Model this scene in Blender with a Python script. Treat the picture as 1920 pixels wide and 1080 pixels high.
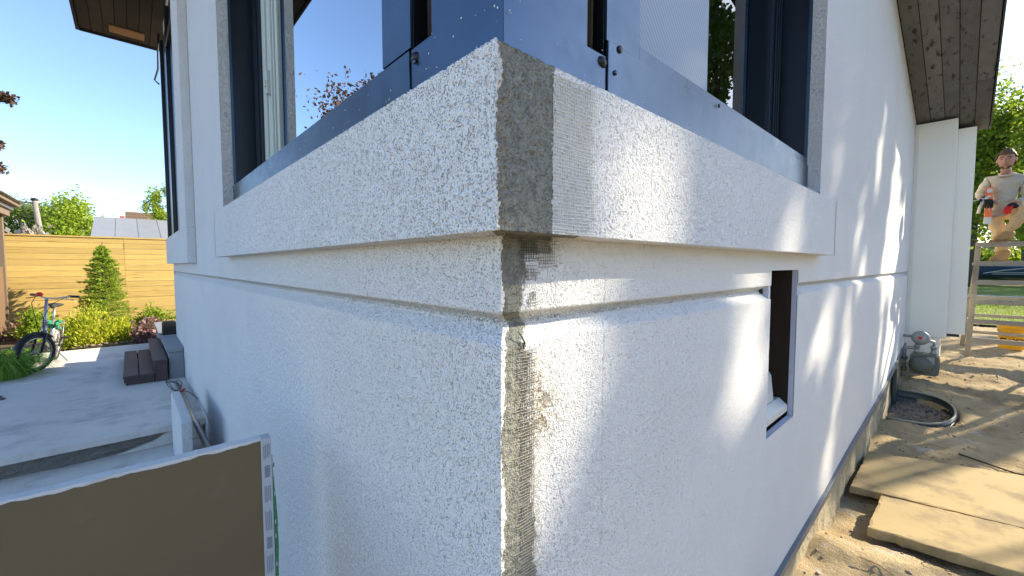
import bpy, bmesh, math, random
import numpy as np
from mathutils import Vector, Matrix
R = math.radians
random.seed(7); rng = np.random.default_rng(11)
scene = bpy.context.scene
for o in list(bpy.data.objects): bpy.data.objects.remove(o)

# ------------------------------------------------------------------ camera
PITCH, AZ = R(3.15), R(47.5)
CAM = Vector((-0.46, -0.53, 1.58))
cam_d = bpy.data.cameras.new('camera'); cam = bpy.data.objects.new('camera', cam_d)
scene.collection.objects.link(cam); scene.camera = cam
cam_d.sensor_width = 36.0; cam_d.lens = 780.0 / 1920.0 * 36.0
cam_d.clip_start = 0.02; cam_d.clip_end = 3000.0
Fh = Vector((math.cos(AZ), math.sin(AZ), 0)); Rt = Vector((math.sin(AZ), -math.cos(AZ), 0)); UZ = Vector((0, 0, 1))
fw = Fh * math.cos(PITCH) - UZ * math.sin(PITCH); up = UZ * math.cos(PITCH) + Fh * math.sin(PITCH)
mw = Matrix((( Rt.x, up.x, -fw.x, CAM.x), (Rt.y, up.y, -fw.y, CAM.y), (Rt.z, up.z, -fw.z, CAM.z), (0, 0, 0, 1)))
cam.matrix_world = mw

# ------------------------------------------------------------------ sky, sun, exposure
SUN_EL, SUN_PSI = R(26.0), R(25.0)          # sun stands at +X, turned towards -Y
S = Vector((math.cos(SUN_EL) * math.cos(SUN_PSI), -math.cos(SUN_EL) * math.sin(SUN_PSI), math.sin(SUN_EL)))
world = bpy.data.worlds.new('World'); scene.world = world; world.use_nodes = True
wn = world.node_tree.nodes; wl = world.node_tree.links
bg = wn['Background']; sky = wn.new('ShaderNodeTexSky'); sky.sky_type = 'NISHITA'; sky.sun_disc = False
sky.sun_elevation = SUN_EL; sky.sun_rotation = math.atan2(S.x, S.y)
sky.air_density = 0.8; sky.dust_density = 0.4; sky.ozone_density = 2.4
wl.new(sky.outputs[0], bg.inputs[0]); bg.inputs[1].default_value = 0.15
sun_d = bpy.data.lights.new('sun', 'SUN'); sun_d.energy = 4.5; sun_d.angle = R(0.53); sun_d.color = (1.0, 0.88, 0.67)
sun = bpy.data.objects.new('sun', sun_d); scene.collection.objects.link(sun)
sun.rotation_euler = S.to_track_quat('Z', 'Y').to_euler()
vs = scene.view_settings; vs.view_transform = 'Standard'; vs.look = 'None'; vs.exposure = 1.36; vs.gamma = 1.0
vs.use_curve_mapping = False
scene.cycles.max_bounces = 8; scene.cycles.transparent_max_bounces = 12
scene.cycles.caustics_reflective = False; scene.cycles.caustics_refractive = False

# ------------------------------------------------------------------ materials
MATS = {}
def _base(name):
    m = bpy.data.materials.new(name); m.use_nodes = True
    nt = m.node_tree; b = nt.nodes['Principled BSDF']; MATS[name] = m
    return m, nt, nt.nodes, nt.links, b
def _coord(nt, scale=(1, 1, 1)):
    tc = nt.nodes.new('ShaderNodeTexCoord'); mp = nt.nodes.new('ShaderNodeMapping')
    mp.inputs['Scale'].default_value = scale; nt.links.new(tc.outputs['Object'], mp.inputs['Vector'])
    return mp.outputs[0]
def _noise(nt, vec, scale, detail=4, rough=.55, dist=0):
    n = nt.nodes.new('ShaderNodeTexNoise'); n.inputs['Scale'].default_value = scale
    n.inputs['Detail'].default_value = detail; n.inputs['Roughness'].default_value = rough; n.inputs['Distortion'].default_value = dist
    nt.links.new(vec, n.inputs['Vector']); return n.outputs['Fac']
def _ramp(nt, fac, stops):
    r = nt.nodes.new('ShaderNodeValToRGB'); e = r.color_ramp.elements
    while len(e) < len(stops): e.new(.5)
    for el, (p, c) in zip(e, stops): el.position = p; el.color = tuple(c) + (1,) if len(c) == 3 else c
    nt.links.new(fac, r.inputs[0]); return r.outputs[0]
def _mix(nt, fac, a, b, mode='MIX'):
    n = nt.nodes.new('ShaderNodeMix'); n.data_type = 'RGBA'; n.blend_type = mode
    def put(sock, v):
        if hasattr(v, 'is_linked') or hasattr(v, 'links'): nt.links.new(v, sock)
        elif isinstance(v, (int, float)): sock.default_value = v
        else: sock.default_value = tuple(v) + (1,)
    put(n.inputs[0], fac); put(n.inputs[6], a); put(n.inputs[7], b); return n.outputs[2]
def _math(nt, op, a, b=None):
    n = nt.nodes.new('ShaderNodeMath'); n.operation = op
    for i, v in enumerate((a, b)):
        if v is None: continue
        if isinstance(v, (int, float)): n.inputs[i].default_value = v
        else: nt.links.new(v, n.inputs[i])
    return n.outputs[0]
def _bump(nt, b, h, strength, dist):
    n = nt.nodes.new('ShaderNodeBump'); n.inputs['Strength'].default_value = strength; n.inputs['Distance'].default_value = dist
    nt.links.new(h, n.inputs['Height']); nt.links.new(n.outputs[0], b.inputs['Normal'])
def mul(c, k): return tuple(min(1, v * k) for v in c)
def mat(name, col, rough=.7, metal=0., var=.15, vscale=5., bump=0., bscale=60., dist=.004, rnd=0., spec=.4, stretch=(1, 1, 1), dirt=None, dscale=2., dthr=(.5, .7)):
    m, nt, N, L, b = _base(name)
    v = _coord(nt, stretch)
    c = _mix(nt, _noise(nt, v, vscale, 6, .6), mul(col, 1 - var), mul(col, 1 + var))
    if rnd:
        oi = N.new('ShaderNodeObjectInfo'); hs = N.new('ShaderNodeHueSaturation')
        mr = N.new('ShaderNodeMapRange'); mr.inputs[3].default_value = 1 - rnd; mr.inputs[4].default_value = 1 + rnd
        L.new(oi.outputs['Random'], mr.inputs[0]); L.new(mr.outputs[0], hs.inputs['Value']); L.new(c, hs.inputs['Color']); c = hs.outputs[0]
    if dirt:
        f = _ramp(nt, _noise(nt, v, dscale, 8, .65), [(dthr[0], (0, 0, 0)), (dthr[1], (1, 1, 1))])
        c = _mix(nt, f, c, dirt)
    L.new(c, b.inputs['Base Color'])
    b.inputs['Roughness'].default_value = rough; b.inputs['Metallic'].default_value = metal; b.inputs['Specular IOR Level'].default_value = spec
    if bump: _bump(nt, b, _noise(nt, v, bscale, 5, .65), bump, dist)
    return m
def leaf_mat(name, c1, c2, trans=.35):
    m, nt, N, L, b = _base(name)
    g = N.new('ShaderNodeNewGeometry'); v = _coord(nt)
    c = _mix(nt, g.outputs['Random Per Island'], c1, c2)
    c = _mix(nt, .5, c, _mix(nt, _noise(nt, v, 1.3, 3), mul(c1, .8), mul(c2, 1.2)))
    L.new(c, b.inputs['Base Color']); b.inputs['Roughness'].default_value = .55; b.inputs['Specular IOR Level'].default_value = .3
    t = N.new('ShaderNodeBsdfTranslucent'); L.new(_mix(nt, .35, c, (.5, .6, .04)), t.inputs[0])
    mx = N.new('ShaderNodeMixShader'); mx.inputs[0].default_value = trans
    L.new(b.outputs[0], mx.inputs[1]); L.new(t.outputs[0], mx.inputs[2]); L.new(mx.outputs[0], N['Material Output'].inputs[0])
    return m

def stucco_mat(name, relief, pit_shade_col, thr):
    m, nt, N, L, b = _base(name); v = _coord(nt)
    at = N.new('ShaderNodeAttribute'); at.attribute_name = 'coat'
    as_ = N.new('ShaderNodeAttribute'); as_.attribute_name = 'stain'
    ap = N.new('ShaderNodeAttribute'); ap.attribute_name = 'pit'
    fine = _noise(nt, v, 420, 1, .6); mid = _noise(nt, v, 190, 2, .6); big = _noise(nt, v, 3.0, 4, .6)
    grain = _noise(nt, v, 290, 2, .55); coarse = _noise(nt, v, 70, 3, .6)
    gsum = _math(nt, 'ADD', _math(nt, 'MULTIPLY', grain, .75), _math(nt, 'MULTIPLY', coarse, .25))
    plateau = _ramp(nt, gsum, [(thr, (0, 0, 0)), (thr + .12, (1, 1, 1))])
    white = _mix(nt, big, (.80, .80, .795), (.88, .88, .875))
    white = _mix(nt, plateau, pit_shade_col, white)  # pits painted darker, standing in for the shade inside them
    white = _mix(nt, _ramp(nt, _noise(nt, v, 1.1, 5, .6), [(.5, (0, 0, 0)), (.75, (.35, .35, .35))]), white, (.70, .69, .66))
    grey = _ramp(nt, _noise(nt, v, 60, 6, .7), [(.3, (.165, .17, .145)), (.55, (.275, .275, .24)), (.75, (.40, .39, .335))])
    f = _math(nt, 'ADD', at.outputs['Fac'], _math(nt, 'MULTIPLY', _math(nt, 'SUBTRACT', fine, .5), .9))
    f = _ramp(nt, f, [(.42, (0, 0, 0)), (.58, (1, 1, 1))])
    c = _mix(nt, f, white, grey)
    st = _math(nt, 'MULTIPLY', as_.outputs['Fac'], _ramp(nt, mid, [(.38, (0, 0, 0)), (.62, (1, 1, 1))]))
    c = _mix(nt, st, c, (.30, .23, .15))
    L.new(c, b.inputs['Base Color']); b.inputs['Roughness'].default_value = .95; b.inputs['Specular IOR Level'].default_value = .15
    h = _math(nt, 'ADD', _math(nt, 'MULTIPLY', plateau, .55), _math(nt, 'MULTIPLY', fine, .22)); h = _math(nt, 'ADD', h, _math(nt, 'MULTIPLY', gsum, .9)); h = _math(nt, 'ADD', h, _math(nt, 'MULTIPLY', coarse, .35))
    _bump(nt, b, h, 1.0, relief)
    return m
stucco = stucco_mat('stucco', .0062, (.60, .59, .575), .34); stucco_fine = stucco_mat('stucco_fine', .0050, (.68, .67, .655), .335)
def metal_mat():
    m, nt, N, L, b = _base('sheet_metal'); v = _coord(nt)
    L.new(_mix(nt, _noise(nt, v, 5, 5), (.065, .10, .145), (.095, .14, .20)), b.inputs['Base Color'])
    b.inputs['Metallic'].default_value = .85
    L.new(_ramp(nt, _noise(nt, v, 14, 6, .6), [(.3, (.26,) * 3), (.7, (.38,) * 3)]), b.inputs['Roughness'])
    _bump(nt, b, _noise(nt, v, 6, 2), .08, .01); return m
metal = metal_mat()
dark_frame = mat('dark_frame', (.012, .016, .024), .28, 0, .2, 8, spec=.5)
black = mat('black_sealant', (.008, .008, .009), .35, 0, .3, 30, .3, 40)
vinyl = mat('pale_vinyl', (.50, .55, .50), .5, 0, .08, 6)
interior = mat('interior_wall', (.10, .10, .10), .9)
curtain = mat('curtain', (.62, .56, .48), .9, 0, .5, 3, .3, 20, stretch=(6, 6, .4))
def glass_mat(name, refl, tint):
    m, nt, N, L, b = _base(name); N.remove(b)
    gl = N.new('ShaderNodeBsdfGlossy'); gl.inputs['Roughness'].default_value = .0; gl.inputs[0].default_value = (.92, .96, 1, 1)
    tr = N.new('ShaderNodeBsdfTransparent'); tr.inputs[0].default_value = tint + (1,)
    lw = N.new('ShaderNodeFresnel'); lw.inputs[0].default_value = 1.5
    f = _math(nt, 'ADD', lw.outputs[0], refl)
    mx = N.new('ShaderNodeMixShader'); L.new(f, mx.inputs[0]); L.new(tr.outputs[0], mx.inputs[1]); L.new(gl.outputs[0], mx.inputs[2])
    L.new(mx.outputs[0], N['Material Output'].inputs[0]); return m
glass_l = glass_mat('coated_glass', .52, (.55, .62, .6)); glass_r = glass_mat('clear_glass', .02, (.8, .85, .85))
def screen_mat():
    m, nt, N, L, b = _base('screen_mesh'); v = _coord(nt)
    w = N.new('ShaderNodeTexWave'); w.inputs['Scale'].default_value = 26; w.bands_direction = 'DIAGONAL'; L.new(v, w.inputs[0])
    L.new(_mix(nt, w.outputs['Fac'], (.34, .42, .52), (.52, .60, .70)), b.inputs['Base Color']); b.inputs['Roughness'].default_value = .6
    t = N.new('ShaderNodeBsdfTransparent'); mx = N.new('ShaderNodeMixShader'); mx.inputs[0].default_value = .8
    L.new(t.outputs[0], mx.inputs[1]); L.new(b.outputs[0], mx.inputs[2]); L.new(mx.outputs[0], N['Material Output'].inputs[0]); return m
screen = screen_mat()
soffit_wood = mat('soffit_wood', (.140, .143, .145), .85, 0, .4, 5, .4, 30, .004, .18, stretch=(.6, 2, 2), dirt=(.035, .034, .032), dscale=9, dthr=(.56, .66))
soffit_dark = mat('soffit_wood_dark', (.030, .024, .019), .85, 0, .4, 5, .4, 30, .004, .3)
new_wood = mat('new_wood', (.30, .16, .07), .8, 0, .3, 8, .2, 40, stretch=(8, 8, 1))
fence_wood = mat('fence_wood', (.53, .37, .12), .75, 0, .28, 6, .3, 30, .004, .13, stretch=(.5, 6, 9), dirt=(.24, .12, .04), dscale=3.5, dthr=(.58, .75))
step_wood = mat('step_wood', (.085, .055, .055), .6, 0, .3, 6, .2, 40, .003, .1, stretch=(4, .6, 4), dirt=(.22, .17, .15), dscale=8, dthr=(.6, .75))
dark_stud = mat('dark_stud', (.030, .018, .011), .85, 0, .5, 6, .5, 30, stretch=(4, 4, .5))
pvc = mat('white_plastic', (.62, .62, .58), .4, 0, .05, 3)
white_panel = mat('white_panel', (.88, .86, .77), .6, 0, .06, 1.5, .05, 30)
concrete = mat('concrete', (.70, .66, .60), .9, 0, .18, 2.2, .5, 45, .006, .05, dirt=(.42, .395, .36), dscale=2.6, dthr=(.5, .75))
concrete_d = mat('rough_concrete', (.24, .22, .19), .95, 0, .4, 14, .9, 25, .03)
foundation_m = mat('foundation', (.40, .34, .22), .95, 0, .3, 5, .8, 22, .02, dirt=(.20, .165, .11), dscale=3.5, dthr=(.52, .72))
slab_m = mat('paving_slab', (.42, .31, .145), .9, 0, .16, 3, .35, 60, .004, .05, dirt=(.20, .15, .085), dscale=3.2, dthr=(.5, .70))
def dirt_mat():
    m, nt, N, L, b = _base('dirt'); v = _coord(nt)
    c = _ramp(nt, _noise(nt, v, 1.7, 9, .68), [(.30, (.26, .185, .105)), (.5, (.50, .385, .225)), (.7, (.62, .49, .30))])
    c = _mix(nt, _ramp(nt, _noise(nt, v, 2.3, 10, .75, .3), [(.58, (0, 0, 0)), (.66, (1, 1, 1))]), c, (.66, .62, .54))
    c = _mix(nt, _ramp(nt, _noise(nt, v, 24, 6, .7), [(.60, (0, 0, 0)), (.74, (.45, .45, .45))]), c, (.13, .09, .055))
    L.new(c, b.inputs['Base Color']); b.inputs['Roughness'].default_value = 1; b.inputs['Specular IOR Level'].default_value = .1
    h = _math(nt, 'ADD', _noise(nt, v, 30, 8, .7), _math(nt, 'MULTIPLY', _noise(nt, v, 130, 4, .6), .4))
    _bump(nt, b, h, .9, .03); return m
dirt = dirt_mat()
lawn_m = mat('lawn', (.19, .25, .02), .9, 0, .4, 1.5, .8, 60, .05, dirt=(.08, .13, .015), dscale=.5)
road_m = mat('road', (.42, .40, .37), .95, 0, .1, .6)
trim_m = mat('drip_trim', (.16, .18, .21), .4, .4, .15, 8)
gas_grey = mat('meter_grey', (.15, .15, .12), .5, .2, .2, 12, .1, 60)
gas_light = mat('regulator_grey', (.34, .34, .31), .4, .3, .15, 12)
steel = mat('steel', (.42, .38, .36), .32, .9, .2, 20)
well_m = mat('well_metal', (.07, .085, .09), .4, .6, .25, 8)
red_p = mat('red_plastic', (.75, .02, .015), .35); orange_p = mat('orange_plastic', (.85, .17, .045), .45, dirt=(.6, .5, .4), dscale=12, dthr=(.66, .7))
yellow_p = mat('yellow_plastic', (.72, .36, .008), .4, 0, .06, 4)
black_p = mat('black_plastic', (.015, .015, .016), .45); rubber = mat('tyre_rubber', (.035, .034, .033), .8, 0, .2, 30)
silver = mat('silver_paint', (.46, .43, .39), .3, .6, .1, 12); green_p = mat('green_cloth', (.02, .22, .09), .7, 0, .3, 30)
tape_m = mat('tape_white', (.47, .50, .55), .6, 0, .05, 4); green_t = mat('tape_green', (.06, .25, .10), .6); ink = mat('ink', (.17, .21, .27), .7)
paper = mat('brown_paper', (.168, .128, .072), .75, 0, .12, 2.5, .10, 160, .001, dirt=(.24, .20, .15), dscale=5, dthr=(.62, .85)); gypsum = mat('gypsum', (.72, .72, .72), .95, 0, .12, 12, .7, 40, .008)
grass_l = leaf_mat('grass_blade', (.11, .25, .03), (.26, .44, .07), .35)
maple_l = leaf_mat('copper_leaf', (.030, .013, .018), (.10, .045, .028), .10)
green1 = leaf_mat('green_leaf', (.06, .125, .012), (.24, .31, .03), .45); green2 = leaf_mat('lime_leaf', (.16, .26, .02), (.33, .42, .045), .4)
juniper_l = leaf_mat('juniper_leaf', (.24, .33, .02), (.55, .52, .04), .35); spruce_l = leaf_mat('spruce_needle', (.14, .27, .03), (.44, .54, .08), .4)
pine_l = leaf_mat('pine_needle', (.06, .12, .03), (.19, .25, .07), .3); purple_l = leaf_mat('purple_leaf', (.13, .045, .065), (.36, .20, .22), .25)
shade_l = leaf_mat('shade_leaf', (.045, .09, .015), (.12, .19, .03), .12)
bark = mat('bark', (.10, .08, .06), .95, 0, .4, 12, .8, 30, .02)
skin_m = mat('skin', (.42, .22, .15), .6, 0, .1, 20); shirt_m = mat('shirt_cloth', (.48, .425, .335), .9, 0, .12, 14, .3, 30, .01, dirt=(.2, .16, .12), dscale=14, dthr=(.62, .7))
trouser_m = mat('trouser_cloth', (.60, .43, .235), .9, 0, .12, 12, .35, 24, .015); boot_m = mat('boot_leather', (.40, .235, .095), .8, 0, .15, 20)
glove_m = mat('glove', (.02, .02, .021), .8); hair_m = mat('hair', (.12, .07, .03), .7, 0, .3, 60, .4, 120)
beard_m = mat('beard', (.10, .055, .03), .8, 0, .3, 80)
metal_roof = mat('metal_roof', (.27, .28, .295), .6, .1, .15, 1.2, rnd=.06); corrug = mat('corrugated', (.22, .23, .245), .5, .2, .1, 2)
shingle = mat('brown_shingle', (.15, .095, .06), .9, 0, .25, 3, .4, 20); brickred = mat('chimney_red', (.38, .12, .08), .9)
pole_w = mat('pole_wood', (.25, .22, .19), .9, 0, .2, 6); shed_brown = mat('shed_brown', (.15, .095, .055), .8, 0, .2, 2, .1, 30)
shed_trim = mat('shed_trim', (.17, .125, .09), .8, 0, .15, 4); roof_metal = mat('shed_roof', (.32, .33, .35), .5, .3)
trestle_w = mat('trestle_wood', (.36, .31, .24), .85, 0, .3, 8, .4, 40, .004, .1, dirt=(.16, .13, .10), dscale=14, dthr=(.6, .72))
blue_hull = mat('blue_hull', (.035, .06, .12), .35, 0, .15, 2); boat_tarp = mat('boat_tarp', (.10, .16, .27), .7, 0, .15, 2, .2, 6, .02); pale = mat('pale_stripe', (.45, .46, .45), .6)
shed_grey = mat('shed_grey', (.42, .46, .50), .8); porch_m = mat('porch_paint', (.26, .28, .30), .7, 0, .15, 4); soil = mat('soil', (.15, .11, .075), 1, 0, .35, 8, .8, 40, .03)
stone_m = mat('pebble', (.30, .28, .25), .9, 0, .3, 9, rnd=.3); gravel_m = leaf_mat('gravel_stone', (.09, .075, .055), (.30, .25, .19), 0.0)
speck_m = mat('stucco_speck', (.8, .79, .77), .9)

# ------------------------------------------------------------------ building helpers
COL = scene.collection
def setp(o, label=None, cat=None, group=None, kind=None):
    if label: o['label'] = label
    if cat: o['category'] = cat
    if group: o['group'] = group
    if kind: o['kind'] = kind
    return o
def empty(name, loc=(0, 0, 0), rz=0, **k):
    o = bpy.data.objects.new(name, None); COL.objects.link(o); o.location = loc; o.rotation_euler = (0, 0, rz)
    o.empty_display_size = .1; return setp(o, **k)
def link(name, me, m=None, parent=None, **k):
    o = bpy.data.objects.new(name, me); COL.objects.link(o)
    if m is not None: me.materials.append(m)
    if parent is not None: o.parent = parent
    return setp(o, **k)
class MB:
    def __init__(s): s.v = []; s.f = []
    def add(s, vs_, fs):
        n = len(s.v); s.v += [tuple(p) for p in vs_]; s.f += [tuple(i + n for i in f) for f in fs]; return s
    def box(s, a, b):
        x0, y0, z0 = (min(a[i], b[i]) for i in range(3)); x1, y1, z1 = (max(a[i], b[i]) for i in range(3))
        return s.add([(x0, y0, z0), (x1, y0, z0), (x1, y1, z0), (x0, y1, z0), (x0, y0, z1), (x1, y0, z1), (x1, y1, z1), (x0, y1, z1)],
                     [(3, 2, 1, 0), (4, 5, 6, 7), (0, 1, 5, 4), (1, 2, 6, 5), (2, 3, 7, 6), (3, 0, 4, 7)])
    def beam(s, p, q, w, h, upv=(0, 0, 1)):
        p, q = Vector(p), Vector(q); d = (q - p).normalized(); u = Vector(upv)
        sd = d.cross(u)
        if sd.length < 1e-4: sd = d.cross(Vector((1, 0, 0)))
        sd.normalize(); u = sd.cross(d).normalized(); vs_ = []
        for e in (p, q):
            for a, b in ((-1, -1), (1, -1), (1, 1), (-1, 1)): vs_.append(e + sd * a * w / 2 + u * b * h / 2)
        return s.add(vs_, [(0, 1, 2, 3), (7, 6, 5, 4), (0, 4, 5, 1), (1, 5, 6, 2), (2, 6, 7, 3), (3, 7, 4, 0)])
    def tube(s, pts, r, n=8, caps=True):
        pts = [Vector(p) for p in pts]; k = len(pts); rs = r if isinstance(r, (list, tuple)) else [r] * k
        t0 = (pts[1] - pts[0]).normalized(); a = t0.cross(Vector((0, 0, 1)))
        if a.length < .05: a = t0.cross(Vector((1, 0, 0)))
        a.normalize(); vs_ = []
        for i in range(k):
            t = (pts[min(i + 1, k - 1)] - pts[max(i - 1, 0)]).normalized()
            a = (a - t * a.dot(t)).normalized(); b = t.cross(a)
            for j in range(n):
                an = 2 * math.pi * j / n; vs_.append(pts[i] + (a * math.cos(an) + b * math.sin(an)) * rs[i])
        fs = [(i * n + j, i * n + (j + 1) % n, (i + 1) * n + (j + 1) % n, (i + 1) * n + j) for i in range(k - 1) for j in range(n)]
        if caps: fs += [tuple(range(n))[::-1], tuple((k - 1) * n + j for j in range(n))]
        return s.add(vs_, fs)
    def lathe(s, c, prof, axis=(0, 0, 1), n=20):
        c = Vector(c); ax = Vector(axis).normalized(); a = ax.cross(Vector((0, 0, 1)))
        if a.length < .05: a = Vector((1, 0, 0))
        a.normalize(); b = ax.cross(a); vs_ = []
        for r, h in prof:
            for j in range(n):
                an = 2 * math.pi * j / n; vs_.append(c + ax * h + (a * math.cos(an) + b * math.sin(an)) * r)
        k = len(prof); fs = [(i * n + j, i * n + (j + 1) % n, (i + 1) * n + (j + 1) % n, (i + 1) * n + j) for i in range(k - 1) for j in range(n)]
        fs += [tuple(range(n))[::-1], tuple((k - 1) * n + j for j in range(n))]
        return s.add(vs_, fs)
    def ball(s, c, r, n=10, m=7):
        rx, ry, rz = r if isinstance(r, (tuple, list)) else (r, r, r); vs_ = []; fs = []
        for i in range(m + 1):
            t = math.pi * i / m
            for j in range(n):
                p = 2 * math.pi * j / n; vs_.append((c[0] + rx * math.sin(t) * math.cos(p), c[1] + ry * math.sin(t) * math.sin(p), c[2] + rz * math.cos(t)))
        for i in range(m):
            for j in range(n): fs.append((i * n + j, (i + 1) * n + j, (i + 1) * n + (j + 1) % n, i * n + (j + 1) % n))
        return s.add(vs_, fs)
    def torus(s, c, ax, R_, r, n=40, m=8, ell=1.0):
        ax = Vector(ax).normalized(); a = ax.cross(Vector((0, 0, 1)))
        if a.length < .05: a = Vector((1, 0, 0))
        a.normalize(); b = ax.cross(a); c = Vector(c); vs_ = []; fs = []
        for i in range(n):
            t = 2 * math.pi * i / n; d = a * math.cos(t) + b * math.sin(t)
            for j in range(m):
                q = 2 * math.pi * j / m; vs_.append(c + d * (R_ + r * math.cos(q)) + ax * r * ell * math.sin(q))
        for i in range(n):
            for j in range(m): fs.append((i * m + j, ((i + 1) % n) * m + j, ((i + 1) % n) * m + (j + 1) % m, i * m + (j + 1) % m))
        return s.add(vs_, fs)
    def prism(s, poly, h0, h1, ax=2):
        n = len(poly)
        def P(p, h): return (p[0], p[1], h) if ax == 2 else ((h, p[0], p[1]) if ax == 0 else (p[0], h, p[1]))
        vs_ = [P(p, h0) for p in poly] + [P(p, h1) for p in poly]
        return s.add(vs_, [tuple(range(n))[::-1], tuple(range(n, 2 * n))] + [(i, (i + 1) % n, n + (i + 1) % n, n + i) for i in range(n)])
    def build(s, name, m=None, parent=None, bevel=0, smooth=False, seg=2, **k):
        me = bpy.data.meshes.new(name); me.from_pydata(s.v, [], s.f)
        bm = bmesh.new(); bm.from_mesh(me)
        bmesh.ops.recalc_face_normals(bm, faces=bm.faces)
        if bevel: bmesh.ops.bevel(bm, geom=list(bm.edges), offset=bevel, segments=seg, affect='EDGES', profile=.7, clamp_overlap=True)
        bm.to_mesh(me); bm.free()
        if smooth: me.shade_smooth()
        return link(name, me, m, parent, **k)
def raw_mesh(name, V, Fq):
    me = bpy.data.meshes.new(name); V = np.asarray(V, np.float32); Fq = np.asarray(Fq, np.int32); k = Fq.shape[1]
    me.vertices.add(len(V)); me.vertices.foreach_set('co', V.ravel()); me.loops.add(Fq.size); me.loops.foreach_set('vertex_index', Fq.ravel())
    me.polygons.add(len(Fq)); me.polygons.foreach_set('loop_start', np.arange(0, Fq.size, k, dtype=np.int32))
    me.update(calc_edges=True); me.validate(); return me

# value noise on a lattice
def vnoise(u, v, seed):
    tab = np.random.default_rng(seed).random((256, 256)).astype(np.float32)
    iu = np.floor(u).astype(int); iv = np.floor(v).astype(int); fu = u - iu; fv = v - iv
    fu = fu * fu * (3 - 2 * fu); fv = fv * fv * (3 - 2 * fv)
    g = lambda a, b: tab[a & 255, b & 255]
    return (g(iu, iv) * (1 - fu) + g(iu + 1, iv) * fu) * (1 - fv) + (g(iu, iv + 1) * (1 - fu) + g(iu + 1, iv + 1) * fu) * fv
def fbm(u, v, seed, o=4):
    r = 0; a = .5; t = 0
    for i in range(o): r = r + a * vnoise(u * 2 ** i, v * 2 ** i, seed + i); t += a; a *= .5
    return r / t
def sstep(a, b, x): t = np.clip((x - a) / (b - a), 0, 1); return t * t * (3 - 2 * t)

# ------------------------------------------------------------------ ground
def zg(x, y):
    x = np.asarray(x, float); y = np.asarray(y, float)
    z = -.20 + .17 * sstep(.9, 2.3, x) + .36 * sstep(4.6, 9.0, x) + .05 * sstep(9, 14, x)
    near = sstep(.5, 1.5, x) * (1 - sstep(10, 16, x)) * sstep(-4, -2.5, y)
    z = z + near * (.10 * (fbm(x * 1.3, y * 1.3, 3) - .5) + .05 * (fbm(x * 5, y * 5, 9) - .5) + .022 * (fbm(x * 22, y * 22, 5) - .5))
    wx = (x - 5.75) / .5; wy = (y + .03) / .47; z = z - .17 * (1 - sstep(1.0, 1.09, np.sqrt(np.abs(wx) ** 2.6 + np.abs(wy) ** 2.6))) * (y < .1)
    slab = sstep(2.62, 2.78, x) * (1 - sstep(4.3, 4.5, x)) * sstep(-2.6, -2.3, y)
    z = z - .05 * slab
    z = z + .05 * np.exp(-((x - 2.42 - .12 * y) / .13) ** 2) * sstep(-3, -2.5, y) * (1 - sstep(-.1, .1, y))
    return z
def axis_pts(lo, hi, core_lo, core_hi, step):
    a = list(np.arange(core_lo, core_hi + step / 2, step)); d = step; x = core_hi
    while x < hi: d *= 1.22; x += d; a.append(min(x, hi))
    d = step; x = core_lo
    while x > lo: d *= 1.22; x -= d; a.insert(0, max(x, lo))
    return np.array(a)
def sheet(name, xs, ys, zf, m, parent=None, smooth=True, **k):
    X, Y = np.meshgrid(xs, ys, indexing='ij'); Z = zf(X, Y); V = np.stack([X, Y, Z], -1).reshape(-1, 3); n, mm = X.shape
    i = np.arange((n - 1) * (mm - 1)); r, c = i // (mm - 1), i % (mm - 1); a = r * mm + c
    me = raw_mesh(name, V, np.stack([a, a + mm, a + mm + 1, a + 1], -1))
    if smooth: me.shade_smooth()
    return link(name, me, m, parent, **k)
sheet('ground', axis_pts(-400, 900, 1.6, 10, .03), axis_pts(-500, 500, -2.2, .06, .03), zg, dirt, kind='structure')
sheet('lawn', np.array([11.9, 13, 14, 15, 17, 19, 20, 21.0]), np.linspace(-40, 9, 50), lambda x, y: zg(x, y) + .03 + .01 * np.sin(x * 3 + y * 2), lawn_m, kind='structure')
sheet('lawn_beyond_road', np.array([24.6, 27, 30, 36, 44, 60, 90.0]), np.linspace(-60, 30, 30), lambda x, y: .26 + .13 + 0 * x, lawn_m, kind='structure')
sheet('road', np.array([21.1, 22.5, 24.5]), np.linspace(-80, 60, 10), lambda x, y: .22 + .17 + 0 * x, road_m, kind='structure')
# concrete patio in poured slabs, step below it
patio = empty('patio', (0, 0, 0), kind='structure')
for (y0, y1) in ((4.17, 4.815), (4.825, 7.0), (7.008, 9.45)):
    MB().box((-6, y0, .112), (-.0, y1, .17)).build('slab', concrete, patio, .008)
def riser():
    xs = np.linspace(-6, -.02, 240); zs = np.linspace(-.03, .115, 20); X, Z = np.meshgrid(xs, zs, indexing='ij')
    D = .05 * (fbm(X * 9, Z * 30, 21) - .5) + .02 * (fbm(X * 40, Z * 60, 23) - .5)
    V = np.stack([X, 4.235 + D, Z], -1).reshape(-1, 3); n, m = X.shape; i = np.arange((n - 1) * (m - 1)); r, c = i // (m - 1), i % (m - 1); a = r * m + c
    me = raw_mesh('rubble_riser', V, np.stack([a, a + 1, a + m + 1, a + m], -1)); return link('rubble_riser', me, concrete_d, patio)
riser()
MB().prism([(-.62, -.01), (-.02, -.01), (-.02, .110), (-.26, .108), (-.36, .05), (-.48, .02)], 4.19, 4.24, ax=1).build('mortar_patch', concrete, patio, .01)
MB().box((-6, 3.35, -.13), (-.02, 4.29, -.012)).build('lower_step', concrete, patio, .012)
MB().box((-6, 2.2, -.3), (-.02, 3.36, -.125)).build('landing', concrete, patio, .012)
sheet('garden_bed', np.linspace(-6, 6, 60), np.linspace(9.46, 13, 40), lambda x, y: .16 + .06 * fbm(x * 4, y * 4, 31), soil, kind='structure')

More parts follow.
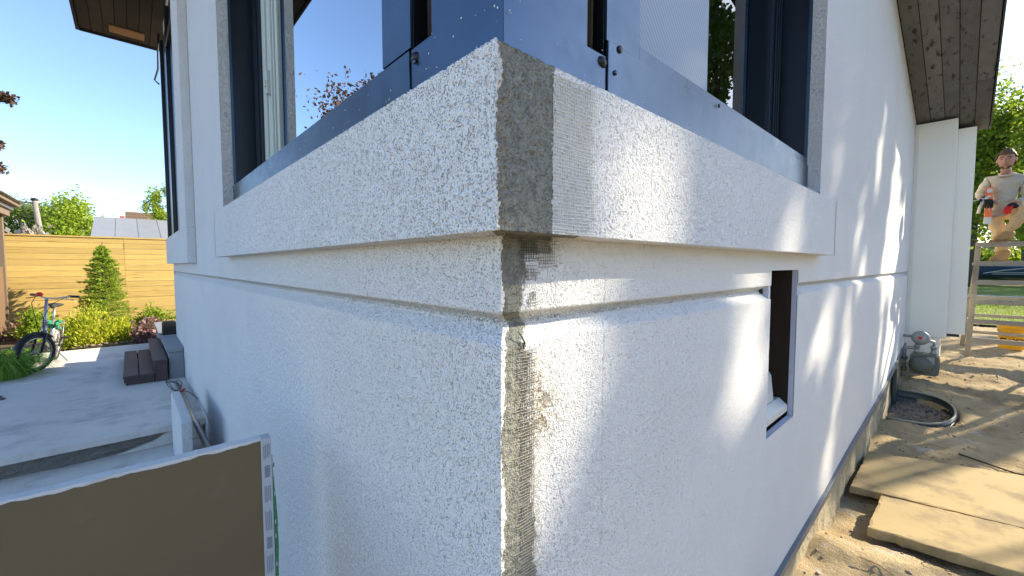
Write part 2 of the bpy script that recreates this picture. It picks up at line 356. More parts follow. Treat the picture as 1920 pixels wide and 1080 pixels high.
# ------------------------------------------------------------------ the house
house = empty('house', (0, 0, 0), label='white stucco house with corner window, unfinished grey corner strip and dark soffit', cat='house')
L_LEFT, L_RIGHT = 7.2, 7.32
def zr(x): return 3.5 + (7.2 - x) * .2
TRIM = [(-1, .12), (0, .14), (1.63, .183), (2.57, .205), (3.226, .25), (5.02, .31), (7.4, .53)]
def ztrim(x): return np.interp(x, [p[0] for p in TRIM], [p[1] for p in TRIM])
def svals(L, extra=()):
    a = list(np.arange(0, .80, .0024)); d = .0024; x = a[-1]
    while x < L: d = min(d * 1.05, .12); x += d; a.append(x)
    a[-1] = L; a = sorted(set([round(v, 5) for v in a] + list(extra))); return np.array(a)
def stucco_disp(u, v):
    w = .0016 * (vnoise(u * 90, v * 90, 7) - .5); u = u + w; v = v - w
    g = vnoise(u * 330, v * 330, 1) - .5; g2 = vnoise(u * 190, v * 190, 2) - .5
    pit = sstep(.70, .92, vnoise(u * 215 + 9, v * 185 + 4, 3))
    return .0009 * g + .0011 * g2 - .0028 * pit, pit
def strip_width(z):
    w = np.where(z > 1.60, .128, np.where(z > 1.5, .052, np.where(z > 1.44, .045, .058 + .02 * sstep(1.4, 1.0, z))))
    return w
def coat_masks(s, z, ledge):
    """s>0 on right face; returns coat (grey base coat), stain, thickness"""
    n = fbm(s * 60, z * 60, 41) - .5; n2 = fbm(s * 14 + 3, z * 14, 43) - .5; n3 = fbm(s * 220, z * 220, 45) - .5
    lo = .008 + .020 * n2 + .014 * n + .012 * n3
    if ledge: hi = .126 + .012 * n3 + .008 * n + .006 * n2
    else: hi = strip_width(z) + .008 + .022 * n2 + .03 * n + .02 * n3
    soft = .004 if ledge else .022
    c = sstep(lo - .004, lo + .004, s) * (1 - sstep(hi - soft, hi + soft, s))
    if not ledge:
        sm = np.exp(-((s - .10) / .045) ** 2) * sstep(1.22, 1.27, z) * (1 - sstep(1.36, 1.42, z))
        c = np.maximum(c, sm * .62 * sstep(.42, .6, fbm(s * 90, z * 90, 47)))
    if ledge:
        c = np.maximum(c, 0); thick0 = .245 + .05 * n2
    else: thick0 = .15 + .05 * n2
    t = np.where(s < 0, 1, np.maximum(1 - sstep(lo - .003, lo + .003, s), sstep(thick0 - .03, thick0 + .03, s)))
    if not ledge: st = np.exp(-((s - .105) / .05) ** 2) * np.exp(-((z - 1.31) / .07) ** 2) * .9 + .35 * np.exp(-((s - .075) / .03) ** 2) * (z < 1.43)
    else: st = .0 * s + .5 * np.exp(-((s - .012) / .012) ** 2) * (s > 0)
    c = np.where(s > 0, c, 0)
    if not ledge: c = np.maximum(c, .47 * sstep(1.466, 1.474, z) * (1 - sstep(1.494, 1.502, z)))  # grey base coat speckle in the groove, painted also to deepen its shadow line
    return c, np.where(s > 0, st, 0), t
def put_attrs(me, **arrs):
    for k, a in arrs.items():
        at = me.attributes.new(k, 'FLOAT', 'POINT'); at.data.foreach_set('value', np.asarray(a, np.float32).ravel())
def grid_faces(n, m, keep=None):
    i = np.arange((n - 1) * (m - 1)); r, c = i // (m - 1), i % (m - 1); a = r * m + c
    q = np.stack([a, a + m, a + m + 1, a + 1], -1)
    return q if keep is None else q[keep.ravel()]
HOLE = (1.446, 1.842, .862, 1.558)
def groove_off(z):
    return np.interp(z, [0, 1.440, 1.470, 1.480, 1.498, 3], [0, 0, .032, .033, 0, 0])
def lower_walls():
    sl = -svals(L_LEFT)[::-1]; sr = svals(L_RIGHT, (HOLE[0], HOLE[1]))
    zt = np.concatenate([np.linspace(0, 1, 12)[:-1] - 10, np.linspace(0, 1, 70)[:-1] - 5])       # two lower bands, filled below
    zu = np.concatenate([np.arange(1.03, 1.64, .0025), np.array([1.66, 1.72, 1.80, 1.90])]); zu = np.unique(np.concatenate([zu, [HOLE[3]]]))
    for side, s in (('l', sl), ('r', sr)):
        zb = ztrim(s) if side == 'r' else np.where(s > -.3, .14 + (-s / .3) * -.5, -.36)
        ZB = np.concatenate([zb[:, None] + (HOLE[2] - zb[:, None]) * (zt[:11] + 10)[None], HOLE[2] + (1.03 - HOLE[2]) * np.tile((zt[11:] + 5)[None], (len(s), 1)), np.tile(zu[None], (len(s), 1))], 1)
        Sg = np.tile(s[:, None], (1, ZB.shape[1])); O = groove_off(ZB); ds = np.gradient(s)[:, None]
        amp = np.clip((.010 - ds) / .0066, 0, 1) * np.where(ZB > HOLE[2] + .1, 1, sstep(HOLE[2], HOLE[2] + .1, ZB))
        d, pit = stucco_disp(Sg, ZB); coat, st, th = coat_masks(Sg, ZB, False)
        rough_b = .0045 * (fbm(Sg * 110, ZB * 150, 61) - .5) - .0012 * np.exp(-((vnoise(Sg * 8, ZB * 170, 66) - .5) / .08) ** 2)
        disp = (d * (1 - coat) * (1 if side == 'l' else .5) + rough_b * coat) * amp - .0016 * np.exp(-((Sg - .296 - .002 * np.sin(ZB * 9)) / .0022) ** 2) + .0028 * (th - 1) * np.clip(.02 / ds, 0, 1)
        L = L_LEFT if side == 'l' else L_RIGHT; a = np.abs(Sg); along = O + a * (L - O) / L
        cn = np.exp(-a / .0015)                                                  # the corner column leans out on both sides
        if side == 'l': P = np.stack([O - disp, along - disp * cn, ZB], -1)
        else: P = np.stack([along - disp * cn, O - disp, ZB], -1)
        n, m = Sg.shape; keep = None
        if side == 'r':
            sc = (s[:-1] + s[1:]) / 2; zc = (ZB[:-1, :-1] + ZB[1:, 1:]) / 2
            keep = ~((sc[:, None] > HOLE[0]) & (sc[:, None] < HOLE[1]) & (zc > HOLE[2]) & (zc < HOLE[3]))
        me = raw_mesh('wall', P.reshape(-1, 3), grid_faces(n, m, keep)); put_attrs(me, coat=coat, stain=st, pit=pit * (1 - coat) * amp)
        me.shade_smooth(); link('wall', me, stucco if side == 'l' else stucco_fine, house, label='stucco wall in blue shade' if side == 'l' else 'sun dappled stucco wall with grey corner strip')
lower_walls()
def ledge_builder(P_, Ll, Lr, z0, z1, top_in, name, label=None):
    nf = int((z1 - z0) / .0024); prof = [(0.0 - P_ * t, z0, 0, -1) for t in np.linspace(0, 1, 26)[:-1]]
    prof += [(-P_, z0 + (z1 - z0) * t, 1, 0) for t in np.linspace(0, 1, nf)]
    prof += [(-P_ + (P_ + top_in) * t, z1 + .012 * t, 0, 1) for t in np.linspace(0, 1, 40)[1:]]
    off = np.array([p[0] for p in prof]); zz = np.array([p[1] for p in prof]); no = np.array([p[2] for p in prof], float); nz = np.array([p[3] for p in prof], float)
    for _ in range(2):
        no = np.convolve(np.pad(no, 1, 'edge'), [.25, .5, .25], 'valid'); nz = np.convolve(np.pad(nz, 1, 'edge'), [.25, .5, .25], 'valid')
    arc = np.concatenate([[0], np.cumsum(np.hypot(np.diff(off), np.diff(zz)))])
    for side, L in (('l', Ll), ('r', Lr)):
        s = svals(L + P_); s = -s[::-1] if side == 'l' else s
        Sg = np.tile(s[:, None], (1, len(prof))); A = np.tile(arc[None], (len(s), 1)); Zf = np.tile(zz[None], (len(s), 1)); ds = np.gradient(s)[:, None]
        amp = np.clip((.010 - ds) / .0066, 0, 1); d, pit = stucco_disp(Sg + 5, A + 3)
        coat, st, th = coat_masks(Sg, Zf + 0 * A, True); under = (no[None] < .2) & (nz[None] < 0)
        coat = np.where(under & (Sg > -.02) & (Sg < .20), np.maximum(coat, .75 * (Sg > -.01)), coat)
        ctop = (nz[None] > .5); coat = np.where(ctop, 0, coat)
        disp = (d * (1 - coat) * (1 if side == 'l' else .5) + .0045 * (fbm(Sg * 110, A * 150, 63) - .5) * coat - .0010 * np.exp(-((vnoise(Sg * 8, A * 170, 66) - .5) / .08) ** 2) * coat) * amp * 1.25 + .0030 * (th - 1) * np.clip(.02 / ds, 0, 1)
        a = np.abs(Sg); O = np.tile(off[None], (len(s), 1)); along = O + a * (L - O) / (L + P_); cn = np.exp(-a / .0015)
        ho = disp * no[None]; hz = disp * nz[None]
        if side == 'l': P = np.stack([O - ho, along - ho * cn, Zf + hz], -1)
        else: P = np.stack([along - ho * cn, O - ho, Zf + hz], -1)
        n, m = Sg.shape; me = raw_mesh(name, P.reshape(-1, 3), grid_faces(n, m)); put_attrs(me, coat=coat, stain=st, pit=pit * (1 - coat) * amp)
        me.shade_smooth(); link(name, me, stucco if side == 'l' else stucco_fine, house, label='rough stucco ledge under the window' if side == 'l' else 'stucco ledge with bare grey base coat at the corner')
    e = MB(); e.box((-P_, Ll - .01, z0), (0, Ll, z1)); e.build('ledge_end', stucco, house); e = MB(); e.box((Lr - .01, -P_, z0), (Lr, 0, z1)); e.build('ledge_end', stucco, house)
ledge_builder(.07, 2.60, 2.20, 1.63, 1.90, .064, 'window_ledge')

# reinforcing mesh threads showing through
def threads(x0, x1, z0, z1, y, step, name, m, ragged, seed, keep=lambda x, z: True, w=.0011):
    r = random.Random(seed); mb = MB(); nx = int((x1 - x0) / step)
    def ribbon(pts, dx, dz):
        vs_ = []; fs = []
        for (px, py, pz) in pts: vs_ += [(px - dx, py, pz - dz), (px, py - .0010, pz), (px + dx, py, pz + dz)]
        for i in range(len(pts) - 1): a = 3 * i; fs += [(a, a + 1, a + 4, a + 3), (a + 1, a + 2, a + 5, a + 4)]
        mb.add(vs_, fs)
    def runs(pts):
        cur = []
        for p in pts:
            if keep(p[0], p[2]): cur.append(p)
            else:
                if len(cur) > 1: yield cur
                cur = []
        if len(cur) > 1: yield cur
    for i in range(nx + 1):
        x = x0 + i * step; ph = r.random() * 6; pts = [(x + .0008 * math.sin(z * 60 + ph) + r.uniform(-.0004, .0004), y, z) for z in np.arange(z0 + r.random() * ragged, z1 - r.random() * ragged, step)]
        for run in runs(pts): ribbon(run, w / 2, 0)
    z = z0 + .002
    while z < z1:
        ph = r.random() * 6; pts = [(x, y - .0003, z + .0008 * math.sin(x * 70 + ph)) for x in np.arange(x0 - r.random() * ragged, x1 + r.random() * ragged, step)]
        for run in runs(pts): ribbon(run, 0, w / 2)
        z += step
    return mb.build(name, m, house, kind='stuff')
fiber = mat('glass_fibre', (.74, .73, .69), .6); fiber_d = mat('coated_fibre', (.36, .33, .27), .8); fiber_l = mat('limed_fibre', (.36, .34, .285), .8); fiber_g = mat('embedded_fibre', (.27, .26, .225), .9); fiber_k = mat('dark_fibre', (.10, .085, .07), .8)
threads(.056, .178, 1.634, 1.893, -.0678, .0060, 'reinforcing_mesh', fiber, .006, 1, w=.0019)
threads(.05, .088, 1.585, 1.628, +.0016, .0060, 'reinforcing_mesh', fiber_k, .01, 2)
threads(.094, .155, 1.575, 1.628, +.0016, .0060, 'reinforcing_mesh', fiber_d, .01, 3)
def kp(x, z): return vnoise(np.array([x * 35.]), np.array([z * 35.]), 77)[0] > .46
threads(.052, .088, .95, 1.43, +.0018, .0060, 'reinforcing_mesh', fiber_l, .02, 4, w=.0009)
threads(.055, .09, 1.505, 1.58, +.0016, .0060, 'reinforcing_mesh', fiber_d, .01, 5, kp)

MB().tube([(.047, .008, 1.462), (.052, .002, 1.452), (.055, -.001, 1.442), (.054, .0005, 1.430)], [.0004, .0014, .0018, .0005], 6).build('mesh_tail', black, house, smooth=True)
# upper walls, jambs, window surround of the far window
def plain_wall(name, fn, us, vs_, m=stucco, flip=False, seed=0):
    U, V = np.meshgrid(us, vs_, indexing='ij'); P = np.stack(fn(U, V), -1).reshape(-1, 3)
    me = raw_mesh(name, P, grid_faces(*U.shape)); link(name, me, m, house)
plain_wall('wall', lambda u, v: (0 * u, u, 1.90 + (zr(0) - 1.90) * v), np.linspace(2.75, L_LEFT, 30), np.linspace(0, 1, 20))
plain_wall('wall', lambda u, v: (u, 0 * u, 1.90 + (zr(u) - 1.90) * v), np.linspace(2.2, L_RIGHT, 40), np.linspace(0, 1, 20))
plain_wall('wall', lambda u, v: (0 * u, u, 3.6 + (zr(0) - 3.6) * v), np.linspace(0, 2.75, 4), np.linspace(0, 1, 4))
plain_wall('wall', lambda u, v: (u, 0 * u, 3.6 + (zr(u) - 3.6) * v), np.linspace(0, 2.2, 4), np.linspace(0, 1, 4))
def jamb(fn):
    us = np.linspace(0, 1, 30); zs = np.linspace(1.895, 3.6, 700); U, V = np.meshgrid(us, zs, indexing='ij'); d, pit = stucco_disp(U * .065 + 2, V)
    P = np.stack(fn(U * .066, V, d), -1).reshape(-1, 3); me = raw_mesh('window_jamb', P, grid_faces(*U.shape)); put_attrs(me, coat=0 * U, stain=0 * U, pit=pit)
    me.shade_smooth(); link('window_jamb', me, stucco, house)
jamb(lambda t, z, d: (t, 2.75 - d, z)); jamb(lambda t, z, d: (2.2 - d, t, z))
# blind side walls of the house, back and wing (seen only by the sun)
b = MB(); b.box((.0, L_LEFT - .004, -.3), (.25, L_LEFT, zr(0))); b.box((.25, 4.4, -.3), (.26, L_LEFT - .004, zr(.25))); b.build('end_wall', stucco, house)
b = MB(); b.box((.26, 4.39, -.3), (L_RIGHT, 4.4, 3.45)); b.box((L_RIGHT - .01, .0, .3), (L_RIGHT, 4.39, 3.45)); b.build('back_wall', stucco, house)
# far corner window on the left wall: raised surround, sill, dark frame
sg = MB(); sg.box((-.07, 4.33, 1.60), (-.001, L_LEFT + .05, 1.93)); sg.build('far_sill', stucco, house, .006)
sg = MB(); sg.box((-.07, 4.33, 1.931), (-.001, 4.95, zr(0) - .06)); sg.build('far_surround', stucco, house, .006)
MB().box((-.066, 4.955, 1.932), (-.03, L_LEFT + .04, 1.952)).build('far_sill_cap', vinyl, house)
fwin = MB().box((-.012, 4.96, 1.953), (-.002, L_LEFT + .01, 4.7)).build('far_window', dark_frame, house)
for y0 in (5.02, 6.1, L_LEFT - .05): MB().box((-.05, y0, 1.954), (-.013, y0 + .06, 4.7)).build('frame', dark_frame, fwin, .004)
MB().box((-.05, 5.09, 4.2), (-.013, 6.09, 4.26)).build('frame', dark_frame, fwin, .004)

# corner post, flashing, windows
def L3(side, a, bq, z0, z1, i0, i1):  # box on left (x=inset, y=along) or right face
    return ((i0, a, z0), (i1, bq, z1)) if side == 'l' else ((a, i0, z0), (bq, i1, z1))
for side, gap, face, end, in0 in (('l', (.312, .400), .553, 2.75, .06), ('r', (.312, .380), .525, 2.2, .06)):
    f1 = MB().box(*L3(side, .062 if side == 'l' else .0605, gap[1] - .003, 1.90, 2.098 if side == 'l' else 2.066, .060, .064)).build('sill_flashing', metal, house)
    f2 = MB().box(*L3(side, gap[1] + .003, end - .002, 1.90, 2.098 if side == 'l' else 2.105, .056, .0635)).build('sill_flashing', metal, house, .002)
    MB().box(*L3(side, .065, gap[0], 2.06, 3.6, .0645, .068)).build('corner_post', metal, house)
    g = MB().box(*L3(side, gap[0], gap[1], 2.0, 3.6, .12, .125)); g.box(*L3(side, gap[0], gap[0] + .004, 2.03, 3.6, .066, .12)); g.box(*L3(side, gap[1] - .004, gap[1], 2.06, 3.6, .066, .12)); g.build('expansion_gap', black, house)
    MB().tube([(.085, gap[0] + .028, 2.04), (.085, gap[0] + .028, 3.6)] if side == 'l' else [(gap[0] + .03, .085, 2.04), (gap[0] + .03, .085, 3.6)], .012, 10).build('rubber_seal', black, house, smooth=True)
    sq = MB(); c = (.07, gap[1] - .02, 2.075) if side == 'l' else (gap[1] - .016, .07, 2.05)
    sq.ball(c, (.02, .02, .016), 8, 6); c2 = (c[0], c[1], c[2] - .03); sq.ball(c2, (.008, .008, .03), 8, 6); sq.build('sealant_blob', black, house, smooth=True)
    w = MB().box(*L3(side, gap[1] + .002, face, 2.107, 3.6, .0605, .066)).build('window', metal, house)
    wz = 2.107
    if side == 'r':
        MB().box(*L3(side, face + .001, end - .004, 2.108, 2.14, .0605, .072)).build('bottom_rail', metal, w); wz = 2.14
    MB().box(*L3(side, face - .004, face, wz, 3.6, .067, .20)).build('side_return', dark_frame, w)
    MB().box(*L3(side, end - .006, end - .001, wz, 3.6, .067, .20)).build('side_return', dark_frame, w)
    MB().box(*L3(side, end - .012, end - .0065, wz, 3.6, .0605, .075)).build('edge_bead', metal, w)
    MB().box(*L3(side, face, end - .007, wz - .06, wz - .002, .074, .20)).build('sill', dark_frame, w)
    fr = MB().box(*L3(side, end - .16, end - .007, wz, 3.6, .20, .235)).build('sash_frame', dark_frame, w, .004)
    for k, o_ in enumerate((.05, .085, .12)): MB().box(*L3(side, end - .16 + o_ - .008, end - .16 + o_ + .008, wz, 3.6, .192, .199)).build('bead', dark_frame, fr, .002)
    MB().box(*L3(side, face - .02, end - .16, wz - .03, wz + .02, .205, .235)).build('sash_frame', dark_frame, w, .004)
    if side == 'l':
        st = MB().box(*L3(side, 2.22, 2.585, wz, 3.6, .215, .25)).build('sash_stile', vinyl, w, .004)
        for yy in (2.27, 2.33, 2.46): MB().box(*L3(side, yy, yy + .02, wz, 3.6, .205, .214)).build('bead', vinyl, st, .002)
        MB().box((.188, 2.37, 2.62), (.214, 2.41, 2.76)).box((.18, 2.38, 2.66), (.19, 2.40, 2.70)).build('latch', vinyl, st, .004)
        MB().box(*L3(side, face - .05, 2.219, wz, 3.6, .226, .230)).build('pane', glass_l, w)
    else:
        MB().box(*L3(side, face - .05, end - .16, wz, 3.6, .222, .226)).build('pane', glass_r, w)
        MB().box(*L3(side, face - .05, 1.28, wz, 3.6, .206, .2075)).build('insect_screen', screen, w)
        cu = MB(); n = 60
        pts = [(.9 + i * 1.3 / n, .275 + .02 * math.sin(i * 1.3) + .012 * math.sin(i * 3.1)) for i in range(n + 1)]
        cu.add([(p[0], p[1], zz_) for p in pts for zz_ in (1.95, 3.6)], [(2 * i, 2 * i + 2, 2 * i + 3, 2 * i + 1) for i in range(n)]); cu.build('curtain', curtain, w, smooth=True)
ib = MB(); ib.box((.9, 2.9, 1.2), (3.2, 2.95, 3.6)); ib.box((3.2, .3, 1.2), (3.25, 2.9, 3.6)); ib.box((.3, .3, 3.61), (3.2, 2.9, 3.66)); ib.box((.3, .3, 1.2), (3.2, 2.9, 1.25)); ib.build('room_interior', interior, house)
for (c, ax, r_) in [((.056, .375, 2.062), (-1, 0, 0), .006), ((.41, .055, 2.038), (0, -1, 0), .006), ((.428, .055, 2.098), (0, -1, 0), .009), ((1.02, .055, 2.115), (0, -1, 0), .007), ((.062, 1.9, 2.05), (-1, 0, 0), .006)]:
    MB().lathe(c, [(r_, -.001), (r_, .002), (r_ * .7, .004), (r_ * .25, .0045)], ax, 12).build('rivet', dark_frame if r_ > .006 else metal, house, smooth=True)
sp = MB(); rr = random.Random(5)
for i in range(95):
    y = .07 + 1.9 * rr.random() ** 2.0; z = 1.93 + .17 * rr.random() if rr.random() < .8 else 2.1 + .3 * rr.random()
    if z > 2.1 and y > .31: continue
    s_ = rr.uniform(.0008, .0022); sp.ball((.0595 if y < .39 else .0555, y, z), (s_ * .6, s_, s_ * 1.2), 6, 4)
for i in range(30):
    s_ = rr.uniform(.0008, .0016); sp.ball((.07 + 1.2 * rr.random() ** 2, .0555, 1.96 + .12 * rr.random()), (s_, s_ * .6, s_), 6, 4)
sp.build('stucco_splatter', speck_m, house, kind='stuff')

# opening in the wall with dark studs and a plastic box
x0, x1, z0, z1 = HOLE
rv = MB()
for q in (((x0 - .02, .003, z0), (x0, .024, z1)), ((x1, .003, z0 - .02), (x1 + .02, .024, z1)), ((x0 - .02, .003, z0 - .02), (x1, .024, z0)), ((x0 - .02, .003, z1), (x1 + .02, .024, z1 + .02))): rv.box(*q)
rv.build('opening_edge', mat('foam_edge', (.52, .54, .66), .9, 0, .1, 30, .4, 120), house)
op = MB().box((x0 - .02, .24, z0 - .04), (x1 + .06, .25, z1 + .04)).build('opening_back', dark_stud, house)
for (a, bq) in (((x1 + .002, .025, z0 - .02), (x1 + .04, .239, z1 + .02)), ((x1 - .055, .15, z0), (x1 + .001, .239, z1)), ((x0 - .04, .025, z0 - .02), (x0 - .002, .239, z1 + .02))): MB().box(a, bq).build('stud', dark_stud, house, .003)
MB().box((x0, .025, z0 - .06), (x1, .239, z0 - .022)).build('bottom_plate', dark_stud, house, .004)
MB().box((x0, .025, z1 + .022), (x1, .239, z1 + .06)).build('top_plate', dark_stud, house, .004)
bx = MB().prism([(.06, .93), (.16, .93), (.16, 1.115), (.115, 1.115), (.075, 1.06)], 1.50, 1.765, ax=0).build('cable_box', pvc, house, .006)
MB().prism([(.02, .885), (.15, .885), (.15, .932), (.055, .945), (.02, .915)], 1.50, 1.825, ax=0).build('box_lip', pvc, bx, .005)

# drip trim and foundation under the right wall
for (xa, xb) in ((-.02, 1.6), (1.604, 2.60), (2.604, 3.3), (3.304, 5.0), (5.004, 7.32)):
    za, zb_ = float(ztrim(xa)), float(ztrim(xb)); t = MB()
    t.add([(xa, -.018, za - .002), (xb, -.018, zb_ - .002), (xb, .03, zb_ + .004), (xa, .03, za + .004), (xa, -.018, za - .04), (xb, -.018, zb_ - .04), (xb, .03, zb_ - .045), (xa, .03, za - .045)],
          [(0, 1, 2, 3), (4, 7, 6, 5), (0, 4, 5, 1), (1, 5, 6, 2), (2, 6, 7, 3), (3, 7, 4, 0)]); t.build('drip_trim', trim_m, house, .002)
def foundation():
    xs = np.linspace(-.05, L_RIGHT, 300); vs_ = np.linspace(0, 1, 16); X, V = np.meshgrid(xs, vs_, indexing='ij'); zb_ = ztrim(X) - .03
    Z = -.5 + (zb_ + .5) * V; Yd = .012 - .05 * (1 - V) * .6 + .05 * (fbm(X * 4, Z * 6, 71) - .5) + .015 * (fbm(X * 22, Z * 22, 73) - .5)
    me = raw_mesh('foundation', np.stack([X, Yd, Z], -1).reshape(-1, 3), grid_faces(*X.shape)); me.shade_smooth(); link('foundation', me, foundation_m, house)
foundation()
MB().box((6.05, -.035, -.1), (6.25, .0, .36)).build('vent_post', well_m, house, .004)

# soffits
def soffit_right():
    so = MB(); so.add([(-.9, -.66, zr(-.9) + .03), (7.9, -.66, zr(7.9) + .03), (7.9, .3, zr(7.9) + .03), (-.9, .3, zr(-.9) + .03), (-.9, -.66, zr(-.9) + .2), (7.9, -.66, zr(7.9) + .2), (7.9, 4.6, zr(7.9) + .2), (-.9, 4.6, zr(-.9) + .2), (7.9, 4.6, zr(7.9) + .05), (-.9, 4.6, zr(-.9) + .05)],
                      [(0, 3, 2, 1), (4, 5, 6, 7), (0, 1, 5, 4), (3, 9, 8, 2), (9, 7, 6, 8), (1, 2, 8, 6, 5), (0, 4, 7, 9, 3)])
    so = so.build('roof_soffit', soffit_dark, house)
    r = random.Random(3); w = .13
    for k in range(5):
        y0 = -.655 + k * w; x = -.9 + r.random() * 1.2; first = -.9
        cuts = [-.9] + sorted(r.uniform(-.5 + 1.6 * i, .6 + 1.6 * i) for i in range(1, 6)) + [7.9]
        for a, bq in zip(cuts[:-1], cuts[1:]):
            a += .002; bq -= .002; p = MB(); dz = r.uniform(0, .004)
            p.add([(a, y0 + .003, zr(a) + .006 - dz), (bq, y0 + .003, zr(bq) + .006 - dz), (bq, y0 + w - .003, zr(bq) + .006 - dz), (a, y0 + w - .003, zr(a) + .006 - dz), (a, y0 + .003, zr(a) + .029), (bq, y0 + .003, zr(bq) + .029), (bq, y0 + w - .003, zr(bq) + .029), (a, y0 + w - .003, zr(a) + .029)],
                  [(0, 3, 2, 1), (4, 5, 6, 7), (0, 1, 5, 4), (1, 2, 6, 5), (2, 3, 7, 6), (3, 0, 4, 7)]); p.build('plank', soffit_wood, so, .002)
    f = MB(); f.add([(-.9, -.675, zr(-.9) - .01), (7.91, -.675, zr(7.91) - .01), (7.91, -.661, zr(7.91) - .01), (-.9, -.661, zr(-.9) - .01), (-.9, -.675, zr(-.9) + .21), (7.91, -.675, zr(7.91) + .21), (7.91, -.661, zr(7.91) + .21), (-.9, -.661, zr(-.9) + .21)],
                    [(0, 3, 2, 1), (4, 5, 6, 7), (0, 1, 5, 4), (1, 2, 6, 5), (2, 3, 7, 6), (3, 0, 4, 7)]); f.build('fascia', dark_frame, so)
soffit_right()
def soffit_left():
    zl = lambda x: 4.94 + .02 * x; ye = 8.15
    so = MB().box((-.88, 4.61, 4.98), (.3, ye, 5.12)).build('eave_soffit', soffit_dark, house)
    r = random.Random(8)
    for k in range(7):
        x0_ = -.87 + k * .125; cuts = [4.62] + sorted(r.uniform(5, 8) for _ in range(1)) + [ye - .02]
        for a, bq in zip(cuts[:-1], cuts[1:]): MB().box((x0_ + .003, a + .002, 4.955 - r.uniform(0, .004)), (x0_ + .122, bq - .002, 4.979)).build('plank', soffit_dark, so, .002)
    MB().box((-.56, 7.72, 4.935), (-.18, 7.95, 4.953)).build('patch_board', new_wood, so, .003)
    MB().box((-.91, 4.61, 4.93), (-.881, ye + .02, 5.13)).build('fascia', soffit_dark, so, .003)
    MB().box((-.88, ye, 4.93), (.3, ye + .03, 5.13)).build('fascia', soffit_dark, so, .003)
    MB().tube([(-.03, 7.6, 4.95), (-.05, 7.5, 4.7), (-.06, 7.45, 4.4), (-.1, 7.5, 4.25), (-.05, 7.5, 4.2)], .012, 6).build('loose_cable', black_p, so, smooth=True)
soffit_left()
# white box panels at the far end of the right wall
p1 = MB().box((7.33, -.385, .625), (7.60, .02, zr(7.4) - .02)).build('chase_panel', white_panel, house, .004)
MB().box((7.322, -.365, .64), (7.329, -.03, zr(7.4) - .04)).build('face_board', white_panel, p1, .002)
p2 = MB().box((7.61, -.55, .66), (7.86, .02, zr(7.6) - .06)).build('chase_panel', white_panel, house, .004)
MB().box((7.66, -.5, .62), (7.85, .0, .658)).build('bottom_flashing', black_p, p2)
MB().box((7.35, -.33, .0), (7.8, .02, .62)).build('chase_base', white_panel, house)
# stone porch beside the left wall
pr_ = MB().box((-.15, 6.1, .0), (-.003, 7.19, .50)).box((-.16, 7.25, .0), (1.4, 9.3, .50)).build('porch', porch_m, house, .01)
MB().box((-.17, 6.08, .502), (-.004, 7.195, .55)).build('coping', porch_m, pr_, .008); MB().box((-.185, 7.25, .502), (1.4, 9.32, .55)).build('coping', porch_m, pr_, .008)

# ------------------------------------------------------------------ foliage helpers
def leaf_mesh(C, D, size, wid, rs, fold=.25):
    """one folded diamond per leaf: centres C, pointing D, length size"""
    n = len(C); D = D / np.linalg.norm(D, axis=1, keepdims=True); r = rs.normal(size=(n, 3))
    W = np.cross(D, r); W /= np.linalg.norm(W, axis=1, keepdims=True) + 1e-9; Nn = np.cross(D, W); s = size[:, None]
    b = C - D * s * .5; t = C + D * s * .5; l = C + W * s * wid * .5 + Nn * s * fold * .3; q = C - W * s * wid * .5 + Nn * s * fold * .3
    V = np.stack([b, l, t, q], 1).reshape(-1, 3); F = np.arange(4 * n).reshape(-1, 4); return V, F
def leaves(name, C, D, size, wid, m, parent, seed, fold=.25):
    V, F = leaf_mesh(np.asarray(C), np.asarray(D), np.asarray(size), wid, np.random.default_rng(seed), fold)
    return link(name, raw_mesh(name, V, F), m, parent)
def clumpy(n, centre, rad, seed, nclump=26, spread=.36, shell=.55):
    """points in leaf clumps spread through an uneven crown"""
    g = np.random.default_rng(seed); d = g.normal(size=(nclump, 3)); d /= np.linalg.norm(d, axis=1, keepdims=True)
    r = (shell + (1 - shell) * g.random(nclump)) * (.72 + .4 * g.random(nclump)); cc = d * r[:, None]
    k = g.integers(0, nclump, n); cs = spread * (.6 + .8 * g.random(nclump)); p = cc[k] + g.normal(size=(n, 3)) * cs[k][:, None] * .55
    return np.asarray(centre) + p * np.asarray(rad), cc * np.asarray(rad) + np.asarray(centre)
def tree(name, base, centre, rad, m, n, leaf, seed, trunk_r=.14, nclump=26, wid=.6, spread=.36, shell=.55, limbs=10, **k):
    root = empty(name, base, **k); base = Vector(base); g = np.random.default_rng(seed + 1)
    P, cc = clumpy(n, np.array(centre) - np.array(base), rad, seed, nclump, spread, shell)
    D = g.normal(size=(n, 3)) + np.array([0, 0, -.25]); leaves('crown', P, D, leaf * (.6 + .8 * g.random(n)), wid, m, root, seed)
    t = MB(); top = Vector(centre) - base; mid = top * .5 + Vector((g.normal() * .1, g.normal() * .1, 0))
    fork = top * .55; t.tube([(0, 0, -.1), mid * .5, fork, top], [trunk_r, trunk_r * .85, trunk_r * .65, trunk_r * .25], 9)
    for i in range(min(limbs, len(cc))):
        e = Vector(cc[i]); s_ = fork.lerp(top, g.random() * .7); h = s_.lerp(e, .5) + Vector((0, 0, .08 * (e - s_).length))
        t.tube([s_, h, e], [trunk_r * .4, trunk_r * .25, trunk_r * .08], 6)
    t.build('trunk', bark, root, smooth=True); return root

